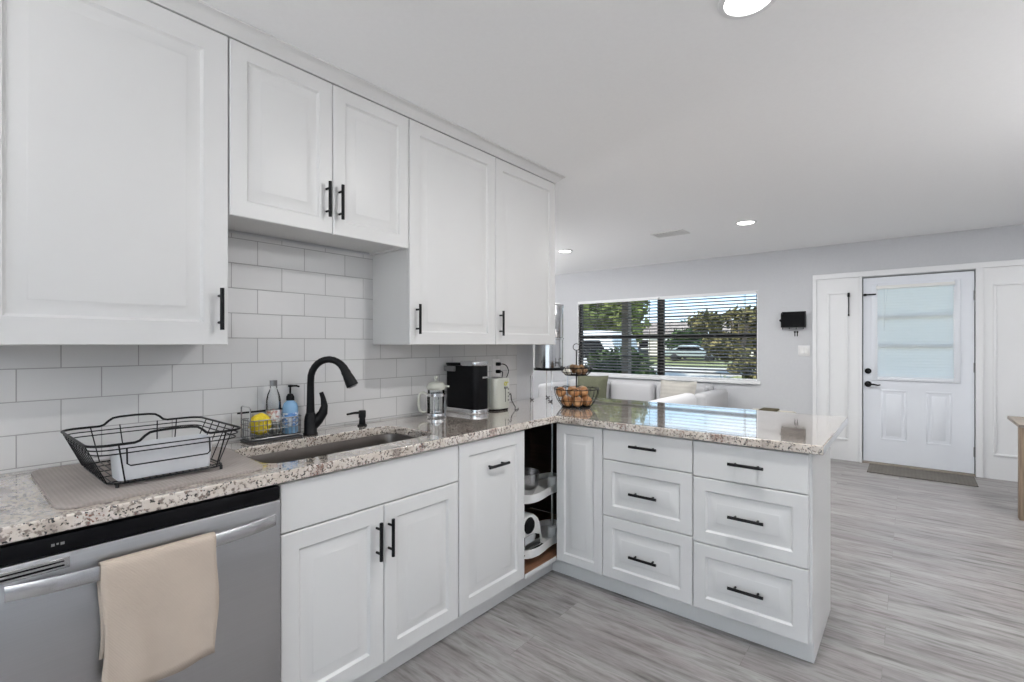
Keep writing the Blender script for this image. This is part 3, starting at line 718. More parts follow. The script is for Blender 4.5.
# soap dispenser
t = thing('soap_dispenser', 'small black built-in soap pump on the counter right of the faucet', 'soap dispenser', (.102, 1.372, .914))
obj('base', lathe(NB(), .102, 1.372, [(0, .9142), (.023, .9142), (.023, .919), (.016, .924), (.014, .955), (0, .955)], 20), m_black, t)
bm = lathe(NB(), .102, 1.372, [(0, .9545), (.0175, .9545), (.018, .985), (.015, .990), (0, .990)], 18)
tube(bm, [(.102, 1.372, .979), (.098, 1.33, .981), (.097, 1.292, .978)], [.007, .006, .005], 8); obj('pump_head', bm, m_black, t)

# ================================================================ DISHWASHER AND TOWEL
DY0, DY1 = .0965, .7165
t = thing('dishwasher', 'stainless steel built-in dishwasher with bar handle at the left', 'dishwasher', (.05, DY0, 0))
obj('body', box(NB(), .05, .612, DY0 + .004, DY1 - .004, .10, .868), m_slotdark, t)
bm = NB(); box(bm, .6125, .650, DY0, DY1, .115, .826, .004, 2); dd = obj('door', bm, m_steel, t)
bm = NB(); box(bm, .6125, .647, DY0, DY1, .8275, .868, .003, 2); cs = obj('control_strip', bm, m_blackp, t); tag(cs, 'black top control strip')
bm = NB()
for k, (a, b) in enumerate(((.190, .196), (.199, .203), (.206, .213))): box(bm, .6469, .6476, a, b, .846 + .002 * (k % 2), .852)
tag(obj('emblem', bm, m_greymark, cs), 'small grey emblem')
# vent slot on the door, upper left
bm = NB(); box(bm, .6495, .6525, DY0 + .002, .222, .790, .816, .001); vp = obj('vent', bm, m_handle, dd)
bm = NB(); box(bm, .6526, .6532, DY0 + .004, .212, .8065, .8095); box(bm, .6526, .6532, DY0 + .004, .212, .7965, .8005); obj('slot', bm, m_blackp, vp)
# bowed bar handle
bm = NB(); ny = 28; rings = []
for i in range(ny + 1):
    s = i / ny; yy = DY0 + .018 + (DY1 - DY0 - .036) * s
    bow = 1 - abs(2 * s - 1) ** 3.2
    xx = .652 + .036 * bow
    w_ = .007; h_ = .0175
    rings.append([bm.verts.new((xx + a * w_, yy, .768 + b * h_)) for a, b in ((-1, -.8), (-.6, -1), (.7, -.95), (1, -.7), (1, .55), (.6, 1), (-.6, 1), (-1, .8))])
for a, b in zip(rings, rings[1:]):
    for k in range(8): bm.faces.new((a[k], a[(k + 1) % 8], b[(k + 1) % 8], b[k]))
bm.faces.new(rings[0][::-1]); bm.faces.new(rings[-1]); obj('handle', bm, m_handle, dd, angle=25)
# towel hung over the handle
bm = NB()
prof = []
for z in (.55, .60, .65, .70, .74, .765): prof.append((.6665 - .003 * (z < .6), z))
for a in range(0, 7):
    th = math.pi - math.pi * a / 6; prof.append((.687 + .0155 * math.cos(th), .776 + .0155 * math.sin(th)))
zs = [.76, .74, .72, .70, .67, .64, .61, .58, .55, .52, .49, .465]
for z in zs: prof.append((.7035 + .003 * math.sin((.776 - z) * 9), z))
ny = 22; G = []
for j in range(ny + 1):
    y = .272 + .246 * j / ny; row = []
    for i, (px, pz) in enumerate(prof):
        drop = max(0, .776 - pz); fr = i >= 13
        wob = .0025 * math.sin(j * .75 + pz * 6) * min(1, drop * 5) if fr else 0
        bowx = -.003 * (abs((y - .4065) * 2 / .6) ** 2) if fr else 0
        yy = y + (.004 * math.sin(pz * 23) if j in (0, ny) else 0) - .012 * drop * (j / ny)
        zz = pz + (.005 * math.sin(j * .33 + .7) * (drop / .3) if fr and pz < .56 else 0)
        row.append(bm.verts.new((px + wob * .9 + (.0035 if fr else 0) * 0 + bowx, yy, zz)))
    G.append(row)
for a, b in zip(G, G[1:]):
    for i in range(len(prof) - 1): bm.faces.new((a[i], a[i + 1], b[i + 1], b[i]))
tw = obj('dish_towel', bm, m_towel, None, (.69, .4, .78), 80)
tag(tw, 'beige ribbed dish towel draped over the dishwasher handle', 'towel')
so = tw.modifiers.new('cloth', 'SOLIDIFY'); so.thickness = .003; so.offset = 1

# ================================================================ DISH RACK, MAT, BIN
ctr_mat = Vector((.345, .46, .914))
mp_ = [(.070, .212), (.615, .205), (.592, .700), (.125, .735)]
def roundpoly(P, r, n=6):
    out = []
    for i in range(len(P)):
        p = Vector(P[i]); a = (Vector(P[i - 1]) - p).normalized(); b = (Vector(P[(i + 1) % len(P)]) - p).normalized()
        for k in range(n + 1):
            s = k / n; out.append(tuple(p + a * r * (1 - s) ** 2 + b * r * s ** 2))
    return out
m_ = obj('drying_mat', prism(NB(), roundpoly(mp_, .045), .9143, .9235, 'z', .003), m_mat, None, tuple(ctr_mat))
tag(m_, 'taupe dish drying mat lying on the counter beneath the wire rack', 'mat')

t = thing('dish_rack', 'black wire dish rack with raised side loops on the drying mat', 'dish rack', (.335, .46, .9237))
RX0, RX1, RY0, RY1, RZ = .135, .545, .272, .652, 1.046
BX0, BX1, BY0, BY1, BZ = .170, .525, .318, .605, .936
def rim_pts(x0, x1, y0, y1, z, raise_=0):
    P = []
    r = .045
    for cx, cy, a in ((x1 - r, y1 - r, 0), (x0 + r, y1 - r, 90), (x0 + r, y0 + r, 180), (x1 - r, y0 + r, 270)):
        for k in range(6): th = R(a + 18 * k); P.append((cx + r * math.cos(th), cy + r * math.sin(th), z))
        if raise_ and a in (90, 270):            # now walk along the long side (constant x)
            xs = x0 if a == 90 else x1
            ya, yb = (y1 - r, y0 + r) if a == 90 else (y0 + r, y1 - r)
            for f, h in ((.18, 0), (.22, .15), (.26, .6), (.30, .9), (.36, 1), (.5, 1.05), (.64, 1), (.70, .9), (.74, .6), (.78, .15), (.82, 0)): P.append((xs, ya + (yb - ya) * f, z + raise_ * h))
    return P
obj('rim', tube(NB(), rim_pts(RX0, RX1, RY0, RY1, RZ, .026), .0036, 8, closed=True), m_black, t)
bm = NB()
for k, dz in enumerate((.013, .026)):
    s = dz / (RZ - BZ)
    tube(bm, rim_pts(RX0 + (BX0 - RX0) * s, RX1 + (BX1 - RX1) * s, RY0 + (BY0 - RY0) * s, RY1 + (BY1 - RY1) * s, RZ - dz), .0019, 6, closed=True)
obj('side_wires', bm, m_black, t)
bm = NB()
ny = 9
for k in range(ny):            # end walls: closely spaced wires on the left end
    f = k / (ny - 1); xa = RX0 + .045 + (RX1 - RX0 - .09) * f; xb = BX0 + .02 + (BX1 - BX0 - .04) * f
    rod(bm, (xa, RY0, RZ), (xb, BY0, BZ), .0016, 6)
obj('left_wires', bm, m_black, t); bm = NB()
for f in (.12, .32, .5, .68, .88):
    xa = RX0 + .045 + (RX1 - RX0 - .09) * f; xb = BX0 + .02 + (BX1 - BX0 - .04) * f
    rod(bm, (xa, RY1, RZ), (xb, BY1, BZ), .0016, 6)
obj('right_wires', bm, m_black, t); bm = NB()
for f in (.10, .36, .72, .92):
    rod(bm, (RX0, RY0 + .045 + (RY1 - RY0 - .09) * f, RZ), (BX0, BY0 + .02 + (BY1 - BY0 - .04) * f, BZ), .0018, 6)
obj('back_wires', bm, m_black, t); bm = NB()
for f in (.06, .97):
    rod(bm, (RX1, RY0 + .045 + (RY1 - RY0 - .09) * f, RZ), (BX1, BY0 + .02 + (BY1 - BY0 - .04) * f, BZ), .0022, 6)
obj('front_wires', bm, m_black, t)
bm = NB()
tube(bm, rim_pts(BX0, BX1, BY0, BY1, BZ), .0026, 6, closed=True)
for k in range(17):
    y = BY0 + .012 + (BY1 - BY0 - .024) * k / 16; rod(bm, (BX0, y, BZ), (BX1, y, BZ), .0015, 6)
for k in range(4):
    xq = BX0 + .05 + (BX1 - BX0 - .10) * k / 3; rod(bm, (xq, BY0, BZ - .003), (xq, BY1, BZ - .003), .0015, 6)
obj('bottom_grid', bm, m_black, t)
for xx, yy in ((BX0 + .03, BY0 + .02), (BX1 - .012, BY0 + .02), (BX0 + .03, BY1 - .02), (BX1 - .012, BY1 - .01)):
    obj('foot', tube(NB(), [(xx, yy, BZ), (xx, yy, .9238)], .0045, 8), m_rubber, t)
bm = NB(); xq = RX1 + .004
tube(bm, [(xq - .004, .352, 1.035), (xq, .352, .992), (xq, .36, .986), (xq, .545, .986), (xq, .552, .992), (xq - .004, .552, 1.035)], .0022, 6)
tag(obj('front_hook', bm, m_black, t), 'rectangular wire hanger on the front')
# tub standing in the rack
bm = NB()
def tubmesh(x0, x1, y0, y1, z0, z1, wl=.003, tp=.006):
    bm = NB(); L_ = []
    for ins, z in ((tp, z0), (0, z1), (wl, z1), (tp + wl, z0 + wl)):
        L_.append([bm.verts.new((p[0], p[1], z)) for p in rrect(x0 + ins, x1 - ins, y0 + ins, y1 - ins, .012, 4)])
    for a, b in zip(L_, L_[1:]):
        for i in range(len(a)): bm.faces.new((a[i], a[(i + 1) % len(a)], b[(i + 1) % len(a)], b[i]))
    bm.faces.new(L_[0][::-1]); bm.faces.new(L_[-1]); return bm
tag(obj('cutlery_tub', tubmesh(.425, .520, .335, .572, .9395, 1.028), m_tub, None, (.47, .45, .9395)), 'pale grey plastic cutlery tub standing at the front of the dish rack', 'tub')

# ================================================================ SINK CADDY, SPONGE, BOTTLES
t = thing('sink_caddy', 'small grey wire caddy between the dish rack and the faucet', 'caddy', (.095, .95, .9145))
cx0, cx1, cy0, cy1, cz0, cz1 = .045, .150, .835, 1.045, .930, 1.005
bm = NB()
for z, r in ((cz0, .0022), (.965, .0014), (.985, .0014), (cz1, .0024)):
    tube(bm, [(p[0], p[1], z) for p in rrect(cx0, cx1, cy0, cy1, .015, 3)], r, 6, closed=True)
for k in range(12):
    y = cy0 + .012 + (cy1 - cy0 - .024) * k / 11
    for xx in (cx0, cx1): rod(bm, (xx, y, cz0), (xx, y, cz1), .0013, 5)
for k in range(5):
    xx = cx0 + .015 + (cx1 - cx0 - .03) * k / 4
    for y in (cy0, cy1): rod(bm, (xx, y, cz0), (xx, y, cz1), .0013, 5)
obj('basket', bm, m_wire, t)
bm = NB()
for k in range(10):
    y = cy0 + .01 + (cy1 - cy0 - .02) * k / 9; rod(bm, (cx0, y, cz0), (cx1, y, cz0), .0016, 5)
obj('bottom_wires', bm, m_wire, t)
bm = NB(); tube(bm, [(cx0 + .01, cy0 - .001, cz0), (cx0 + .01, cy0 - .001, 1.055), (cx0 + .02, cy0 - .001, 1.06), (cx1 - .02, cy0 - .001, 1.06), (cx1 - .01, cy0 - .001, 1.055), (cx1 - .01, cy0 - .001, cz0)], .003, 6); obj('end_loop', bm, m_chrome, t)
obj('rail', tube(NB(), [(cx0, cy0 - .012, 1.03), (cx0, cy1 + .01, 1.03)], .004, 8), m_blackp, t)
bm = NB(); box(bm, cx0 - .003, cx1 + .003, cy0 - .003, cy1 + .003, .9145, .9215, .003); tag(obj('drip_tray', bm, m_slotdark, t), 'dark drip tray')
bm = blob(NB(), (.110, .886, .985), .036, .043, .044, 18, 12)
for v in bm.verts:
    k = 1 + .10 * math.sin(v.co.x * 190) * math.sin(v.co.y * 170 + 1) * math.sin(v.co.z * 160); v.co = Vector((.110, .886, .985)) + (v.co - Vector((.110, .886, .985))) * k
tag(obj('scrub_sponge', bm, m_yellow, None, (.110, .886, .94)), 'round yellow scrubbing sponge in the wire caddy', 'sponge')
t = thing('clear_bottle', 'tall clear plastic bottle standing in the wire caddy beside the blue one', 'bottle', (.076, .955, .9325))
obj('body', lathe(NB(), .076, .955, [(0, .9325), (.026, .9325), (.029, .940), (.029, 1.075), (.024, 1.10), (.014, 1.125), (.014, 1.135), (.012, 1.135), (.022, 1.095), (.026, 1.07), (.026, .942), (0, .937)], 24), m_bottle, t)
obj('cap', lathe(NB(), .076, .955, [(0, 1.1355), (.015, 1.1355), (.015, 1.160), (0, 1.162)], 16), m_wire, t)
obj('print', lathe(NB(), .076, .955, [(.0295, .985), (.0298, .985), (.0298, 1.035), (.0295, 1.035)], 24, closed=True), m_paper, t)
t = thing('soap_bottle', 'blue hand soap bottle with black pump in the wire caddy', 'bottle', (.110, 1.011, .9325))
obj('body', lathe(NB(), .110, 1.011, [(0, .9325), (.028, .9325), (.031, .938), (.031, 1.045), (.026, 1.06), (.013, 1.072), (0, 1.072)], 24), m_blue, t)
obj('print', lathe(NB(), .110, 1.011, [(.0312, .965), (.0316, .965), (.0316, 1.02), (.0312, 1.02)], 24, closed=True), m_label, t)
bm = lathe(NB(), .110, 1.011, [(0, 1.0725), (.0165, 1.0725), (.0165, 1.088), (.010, 1.10), (.004, 1.102), (.004, 1.128), (.009, 1.130), (.009, 1.138), (0, 1.139)], 18); tube(bm, [(.11, 1.011, 1.134), (.125, 1.031, 1.134), (.132, 1.041, 1.130)], .004, 8)
obj('pump', bm, m_blackp, t)

# ================================================================ COUNTER APPLIANCES
px, py = .165, 1.795
t = thing('french_press', 'glass french press with pale lid and steel cage left of the coffee machine', 'french press', (px, py, .9145))
obj('beaker', lathe(NB(), px, py, [(0, .921), (.044, .921), (.046, .927), (.046, 1.065), (.044, 1.065), (.043, .929), (0, .925)], 28), m_glass, t)
bm = lathe(NB(), px, py, [(.0475, .924), (.050, .924), (.050, .938), (.0475, .938)], 28, closed=True); lathe(bm, px, py, [(.0475, 1.03), (.0495, 1.03), (.0495, 1.045), (.0475, 1.045)], 28, closed=True)
for a in (35, 125, 215, 305):
    c, s = math.cos(R(a)), math.sin(R(a)); tube(bm, [(px + .049 * c, py + .049 * s, 1.04), (px + .049 * c, py + .049 * s, .93), (px + .054 * c, py + .054 * s, .9155)], .0035, 6)
obj('cage', bm, m_chrome, t)
bm = lathe(NB(), px, py, [(0, 1.0655), (.050, 1.0655), (.052, 1.072), (.052, 1.084), (.040, 1.102), (.015, 1.108), (0, 1.108)], 28)
prism(bm, [(px + .03, py + .035), (px + .058, py + .045), (px + .045, py + .02)], 1.078, 1.088)
obj('lid', bm, m_sage, t)
bm = lathe(NB(), px, py, [(0, 1.108), (.003, 1.108), (.003, 1.12), (.009, 1.124), (.011, 1.131), (.006, 1.139), (0, 1.14)], 16); obj('plunger_knob', bm, m_sage, t)
bm = NB(); hd = Vector((-.55, -.83, 0)).normalized(); c0 = Vector((px, py, 0))
tube(bm, [c0 + hd * a + Vector((0, 0, z)) for a, z in ((.049, 1.042), (.070, 1.052), (.088, 1.045), (.094, 1.02), (.094, .985), (.088, .955), (.070, .942), (.049, .948))], [.006, .007, .008, .008, .008, .008, .007, .006], 8)
obj('handle', bm, m_sage, t)
obj('filter', lathe(NB(), px, py, [(0, .945), (.041, .945), (.041, .953), (0, .953)], 24), m_chrome, t)

# capsule coffee machine
t = thing('coffee_machine', 'tall black and chrome coffee machine against the backsplash', 'coffee machine', (.15, 2.04, .9145))
def stadium(x0, x1, y0, y1, r): return rrect(x0, x1, y0, y1, r, 7)
obj('body', prism(NB(), stadium(.025, .285, 1.985, 2.105, .035), .942, 1.190, 'z', .003), m_blackp, t)
tag(obj('base', prism(NB(), stadium(.022, .290, 1.981, 2.109, .037), .9148, .9415, 'z', .003), m_chrome, t), 'chrome base band')
bm = prism(NB(), stadium(.140, .288, 1.983, 2.107, .036), 1.1905, 1.2145, 'z', .004); tag(obj('top_cap', bm, m_handle, t), 'chrome top cap')
bm = prism(NB(), stadium(.022, .138, 1.990, 2.10, .02), 1.1905, 1.204, 'z', .004); obj('tank_lid', bm, m_blackp, t)
bm = NB(); box(bm, .030, .125, 1.974, 1.9845, 1.155, 1.186, .005, 2); tag(obj('grip', bm, m_wire, t), 'grey side grip')
bm = NB(); box(bm, .2855, .298, 2.03, 2.085, 1.118, 1.128, .002); obj('spout', bm, m_handle, t)
bm = NB(); tube(bm, [(.2905, 2.098, .95), (.2905, 2.098, 1.185)], .0022, 6); obj('edge_strip', bm, m_chrome, t)

# toaster
t = thing('toaster', 'sage grey upright toaster standing right of the coffee machine', 'toaster', (.17, 2.225, .9145))
bm = prism(NB(), stadium(.055, .283, 2.155, 2.300, .030), .9255, 1.108, 'z', .010); tb = obj('body', bm, m_sage, t)
obj('base', prism(NB(), stadium(.060, .278, 2.160, 2.295, .028), .9148, .9253, 'z', .002), m_blackp, t)
bm = NB(); box(bm, .09, .25, 2.19, 2.212, 1.107, 1.1095); box(bm, .09, .25, 2.243, 2.265, 1.107, 1.1095); obj('bread_slot', bm, m_slotdark, t)
bm = NB(); box(bm, .2828, .2845, 2.243, 2.247, .965, 1.055); obj('lever_slot', bm, m_slotdark, t)
bm = NB(); box(bm, .2835, .296, 2.232, 2.258, 1.045, 1.058, .002); obj('lever', bm, m_greymark, t)
for z in (.970, .992, 1.014, 1.036):
    bm = NB(); box(bm, .2828, .2858, 2.268, 2.278, z, z + .010, .001); obj('button', bm, m_greymark, t)
bm = NB(); b2 = NB(); lathe(b2, 0, 0, [(.006, 0), (.013, 0), (.013, .002), (.006, .002)], 18, closed=True); me = bpy.data.meshes.new('q'); b2.to_mesh(me); b2.free(); me.transform(Matrix.Translation((.2832, 2.245, 1.075)) @ Matrix.Rotation(R(90), 4, 'Y')); bm.from_mesh(me)
box(bm, .2832, .285, 2.255, 2.272, 1.080, 1.086); tag(obj('emblem', bm, m_mark, t), 'small yellow-green emblem')
# wall socket and cords
t = thing('wall_socket', 'white double wall socket on the tiles above the toaster', 'socket', (.008, 2.47, 1.155))
obj('plate', box(NB(), .0083, .0135, 2.433, 2.507, 1.097, 1.213, .003, 2), m_plate, t)
for z in (1.130, 1.180): obj('outlet', box(NB(), .0136, .0150, 2.453, 2.487, z - .016, z + .016, .0006), m_plwhite, t)
def cord(name, label, z, pts):
    t = thing(name, label, 'cord', (.016, 2.47, z))
    obj('plug', box(NB(), .0152, .045, 2.458, 2.482, z - .012, z + .012, .004, 2), m_blackp, t)
    obj('cable', tube(NB(), smooth_path(pts), .0035, 6), m_blackp, t)
def smooth_path(P, it=2):
    P = [Vector(p) for p in P]
    for _ in range(it):
        Q = [P[0]]
        for a, b in zip(P, P[1:]): Q += [a * .75 + b * .25, a * .25 + b * .75]
        P = Q + [P[-1]]
    return P
cord('power_cord', 'black power cord plugged into the upper socket, arching behind the toaster', 1.180, [(.045, 2.47, 1.180), (.075, 2.475, 1.182), (.095, 2.49, 1.165), (.10, 2.50, 1.12), (.06, 2.46, 1.02), (.03, 2.36, .93), (.03, 2.25, .920), (.03, 2.14, .9185), (.02, 2.125, .93)])
cord('power_cord', 'black power cord plugged into the lower socket, dropping behind the toaster', 1.130, [(.045, 2.47, 1.130), (.065, 2.472, 1.132), (.075, 2.465, 1.115), (.07, 2.44, 1.04), (.05, 2.36, .96), (.045, 2.34, .94)])
bm = NB()
P = [(.20, 2.303, .935), (.22, 2.33, .96), (.23, 2.345, 1.0), (.245, 2.345, 1.005), (.25, 2.34, .97), (.262, 2.345, .945), (.285, 2.34, .925), (.305, 2.31, .9185), (.33, 2.28, .9185), (.335, 2.30, .9185), (.30, 2.35, .9185)]
tube(bm, smooth_path(P), .003, 6)
tag(obj('loose_cord', bm, m_rubber, None, (.26, 2.33, .915)), 'loose looped dark cord on the counter at the right side of the toaster', 'cord')

# ---------------------------------------------------------------- steel water filter on a wire stand
bx_, by_ = .165, 2.872
t = thing('filter_stand', 'chrome wire stand with black shelf and feet at the back corner of the counter', 'stand', (bx_, by_, .9145))
obj('shelf', lathe(NB(), bx_, by_, [(.062, 1.128), (.110, 1.128), (.110, 1.141), (.062, 1.141)], 32, closed=True), m_blackp, t)
for sx in (-1, 1):
    for sy in (-1, 1):
        ax, ay = bx_ + sx * .093, by_ + sy * .098
        lg = obj('leg', tube(NB(), [(bx_ + sx * .075, by_ + sy * .079, 1.1275), (ax - sx * .006, ay - sy * .006, 1.105), (ax, ay, 1.08), (ax, ay, .93)], .0035, 8), m_chrome, t)
        tag(obj('foot', tube(NB(), [(ax, ay, .9295), (ax, ay, .920), (ax - sx * .018, ay + sy * .0, .9185), (ax - sx * .03, ay, .924)], [.005, .005, .0038, .003], 8), m_rubber, lg), 'black rubber foot')
t = thing('water_filter', 'two-chamber stainless steel water filter standing on the wire stand', 'water filter', (bx_, by_, 1.1415))
obj('lower_chamber', lathe(NB(), bx_, by_, [(0, 1.1418), (.096, 1.1418), (.101, 1.147), (.101, 1.345), (.106, 1.349), (.106, 1.357), (.10, 1.36), (0, 1.36)], 40), m_bsteel, t)
obj('upper_chamber', lathe(NB(), bx_, by_, [(0, 1.3605), (.099, 1.3605), (.102, 1.366), (.102, 1.575), (.106, 1.579), (.106, 1.586), (0, 1.586)], 40), m_bsteel, t)
lidd = obj('lid', lathe(NB(), bx_, by_, [(0, 1.5865), (.107, 1.5865), (.105, 1.597), (.07, 1.604), (0, 1.606)], 40), m_bsteel, t)
obj('knob', lathe(NB(), bx_, by_, [(0, 1.6062), (.008, 1.6062), (.008, 1.614), (.016, 1.622), (.014, 1.634), (0, 1.637)], 20), m_blackp, lidd)
sd = Vector((.93, -.35, 0)).normalized(); sp0 = Vector((bx_, by_, 1.185))
bm = NB(); tube(bm, [sp0 + sd * .099, sp0 + sd * .135], .008, 10); tube(bm, [sp0 + sd * .13 + Z * .008, sp0 + sd * .133 - Z * .028], [.009, .007], 10); tube(bm, [sp0 + sd * .125 + Z * .008, sp0 + sd * .125 + Z * .026, sp0 + sd * .145 + Z * .03], .005, 8)
obj('spigot', bm, m_wire, t)

# ---------------------------------------------------------------- two-tier wire fruit basket
fx, fy = .530, 2.655
t = thing('tiered_basket', 'two-tier black wire basket holding onions and potatoes at the counter corner', 'basket', (fx, fy, .9145))
obj('post', tube(NB(), [(fx, fy, .921), (fx, fy, 1.275)], .0042, 10), m_black, t)
bm = NB(); tube(bm, [(fx + .021 * math.cos(R(a)) * .776, fy + .021 * math.cos(R(a)) * .63, 1.296 + .021 * math.sin(R(a))) for a in range(0, 360, 20)], .0024, 6, closed=True); obj('top_ring', bm, m_black, t)
def wire_bowl(name, R0, R1, z0, z1, n):
    bm = NB()
    def circ(r, z, w): tube(bm, [(fx + r * math.cos(2 * math.pi * k / 40), fy + r * math.sin(2 * math.pi * k / 40), z) for k in range(40)], w, 6, closed=True)
    circ(R1, z1, .003); circ(R0, z0, .003); circ(R0 + (R1 - R0) * .62, z0 + (z1 - z0) * .38, .0018); circ(R0 * .45, z0, .002)
    for k in range(n):
        a = 2 * math.pi * (k + .5) / n; c, s = math.cos(a), math.sin(a)
        tube(bm, [(fx + r * c, fy + r * s, z) for r, z in ((.004, z0), (R0, z0), (R0 + (R1 - R0) * .62, z0 + (z1 - z0) * .38), (R1 - .004, z0 + (z1 - z0) * .75), (R1, z1))], .0017, 5)
        # scalloped loops standing above the rim
        a2 = 2 * math.pi * (k + 1) / n
    for k in range(n // 2):
        a0, a1 = 2 * math.pi * (2 * k) / n, 2 * math.pi * (2 * k + 1) / n
        tube(bm, [(fx + R1 * math.cos(q), fy + R1 * math.sin(q), z1 + h) for q, h in ((a0, 0), (a0 + .05, .007), ((a0 + a1) / 2, .009), (a1 - .05, .007), (a1, 0))], .0018, 5)
    return obj(name, bm, m_black, t)
wire_bowl('lower_bowl', .092, .142, .9185, 1.030, 20)
wire_bowl('upper_bowl', .070, .102, 1.118, 1.164, 16)
def onion(r):
    bm = lathe(NB(), 0, 0, [(0, -.90 * r), (.35 * r, -.82 * r), (.75 * r, -.55 * r), (r, 0), (.88 * r, .42 * r), (.52 * r, .75 * r), (.20 * r, .98 * r), (.11 * r, 1.10 * r), (.12 * r, 1.2 * r), (0, 1.19 * r)], 20)
    return bm
on0 = obj('onion', onion(.034), m_onion, None, (0, 0, 0), 60)
tag(on0, 'brown onion heaped in the lower wire basket', 'onion', 'onions in the lower basket')
pos = [(math.cos(R(a)) * .071, math.sin(R(a)) * .071, .953) for a in (10, 70, 130, 190, 250, 310)] + [(math.cos(R(a)) * .045, math.sin(R(a)) * .045, 1.012) for a in (40, 160, 285)] + [(-.017, .098, 1.008), (-.077, -.064, 1.008)]
for i, p in enumerate(pos):
    o = on0 if i == 0 else on0.copy()
    if i: COL.objects.link(o)
    o.location = (fx + p[0], fy + p[1], p[2]); o.rotation_euler = (random.uniform(.5, 1.7), random.uniform(-.6, .6), random.uniform(0, 6.28))
bm = blob(NB(), (0, 0, 0), .026, .021, .019, 16, 10)
po0 = obj('potato', bm, m_potato, None, (0, 0, 0), 60)
tag(po0, 'small brown potato in the upper wire basket', 'potato', 'potatoes in the upper basket')
pos = [(math.cos(R(a)) * .052, math.sin(R(a)) * .052, 1.142) for a in (20, 80, 140, 200, 320)] + [(math.cos(R(a)) * .03, math.sin(R(a)) * .03, 1.166) for a in (50, 170, 290)]
for i, p in enumerate(pos):
    o = po0 if i == 0 else po0.copy()
    if i: COL.objects.link(o)
    o.location = (fx + p[0], fy + p[1], p[2]); o.rotation_euler = (random.uniform(-.3, .3), random.uniform(-.3, .3), random.uniform(0, 6.28))
for i, (a, r_) in enumerate(((255, .063), (225, .066))):
    bm = lathe(NB(), 0, 0, [(0, -.017), (.012, -.016), (.021, -.004), (.018, .008), (.008, .017), (.003, .027), (0, .028)], 14)
    g = obj('garlic_bulb', bm, m_bread, None, (0, 0, 0), 60); g.location = (fx + math.cos(R(a)) * r_ * 1.05, fy + math.sin(R(a)) * r_ * 1.05, 1.140)
    tag(g, 'white garlic bulb at the rim of the upper wire basket', 'garlic', 'garlic in the upper basket')

# ================================================================ CEILING FIXTURES
def downlight(x, y, label, watts):
    t = thing('recessed_light', label, 'ceiling light', (x, y, H))
    obj('trim_ring', lathe(NB(), x, y, [(.072, H - .0005), (.094, H - .0005), (.092, H - .006), (.074, H - .008), (.072, H - .006)], 32, closed=True), m_trim, t)
    obj('diffuser', lathe(NB(), x, y, [(0, H - .0007), (.0715, H - .0007), (.0715, H - .0060), (0, H - .0065)], 32), m_led, t)
    d = bpy.data.lights.new('lamp', 'AREA'); d.shape = 'DISK'; d.size = .10; d.energy = watts; d.color = (1, .992, .98)
    o = bpy.data.objects.new('lamp', d); COL.objects.link(o); o.parent = t; o.location = (0, 0, -.009)
downlight(1.764, 1.735, 'round recessed ceiling light nearest the viewer, over the kitchen', LAMP_MAIN)
downlight(.985, 4.90, 'round recessed ceiling light over the living room, right of the vent', LAMP_LIVING)
downlight(-1.09, 5.0, 'round recessed ceiling light over the living room, left of the vent', LAMP_LIVING)
downlight(3.25, 4.82, 'added recessed ceiling light out of view by the front door', LAMP_LIVING * .7)  # extra fill light added out of view
def fill_uplight(x, y, label, watts):  # unseen uplights added to brighten the room by ceiling bounce
    t = thing('fill_lamp', label, 'lamp', (x, y, 0))
    obj('base', lathe(NB(), x, y, [(0, .0005), (.15, .0005), (.15, .015), (.03, .03), (0, .03)], 32), m_black, t)
    obj('pole', tube(NB(), [(x, y, .0305), (x, y, 1.34)], .012, 12), m_black, t)
    obj('bowl', lathe(NB(), x, y, [(.014, 1.341), (.06, 1.345), (.13, 1.365), (.17, 1.39), (.166, 1.392), (.127, 1.370), (.058, 1.351), (.014, 1.347)], 32, closed=True), m_black, t)
    d = bpy.data.lights.new('lamp', 'AREA'); d.shape = 'DISK'; d.size = .24; d.energy = watts; d.color = (1, .99, .98)
    o = bpy.data.objects.new('lamp', d); COL.objects.link(o); o.parent = t; o.location = (0, 0, 1.394); o.rotation_euler = (R(180), 0, 0)
fill_uplight(1.9, -2.2, 'added black fill lamp out of view behind the viewer by the added glass door', FILL_WATTS * .95)
fill_uplight(4.2, -2.0, 'added black fill lamp out of view in the corner right of the added glass door', FILL_WATTS * .55)
fill_uplight(4.25, 2.8, 'added black fill lamp out of view by the right wall', FILL_WATTS * .5)
fill_uplight(-3.0, 4.0, 'added black fill lamp out of view in the living room behind the kitchen wall', FILL_WATTS)
t = thing('ceiling_vent', 'white louvred air vent in the ceiling between two lights', 'vent', (.262, 4.89, H))
bm = NB()
for a in ((.095, .43, 4.78, 4.802), (.095, .43, 4.98, 5.002), (.095, .117, 4.802, 4.98), (.408, .43, 4.802, 4.98)): box(bm, a[0], a[1], a[2], a[3], H - .009, H - .0005, .002)
obj('frame', bm, m_plwhite, t)
obj('opening', box(NB(), .117, .408, 4.802, 4.98, H - .003, H - .0007), m_slotdark, t)
for k in range(9):
    bm = NB(); xx = .130 + k * .033
    a = [bm.verts.new(p) for p in ((xx, 4.802, H - .012), (xx + .020, 4.802, H - .0035), (xx + .020, 4.98, H - .0035), (xx, 4.98, H - .012))]
    b = [bm.verts.new(v.co + Vector((.001, 0, .001))) for v in a]
    bm.faces.new(a); bm.faces.new(b[::-1])
    for i in range(4): bm.faces.new((a[i], b[i], b[(i + 1) % 4], a[(i + 1) % 4]))
    obj('louvre', bm, m_plwhite, t)

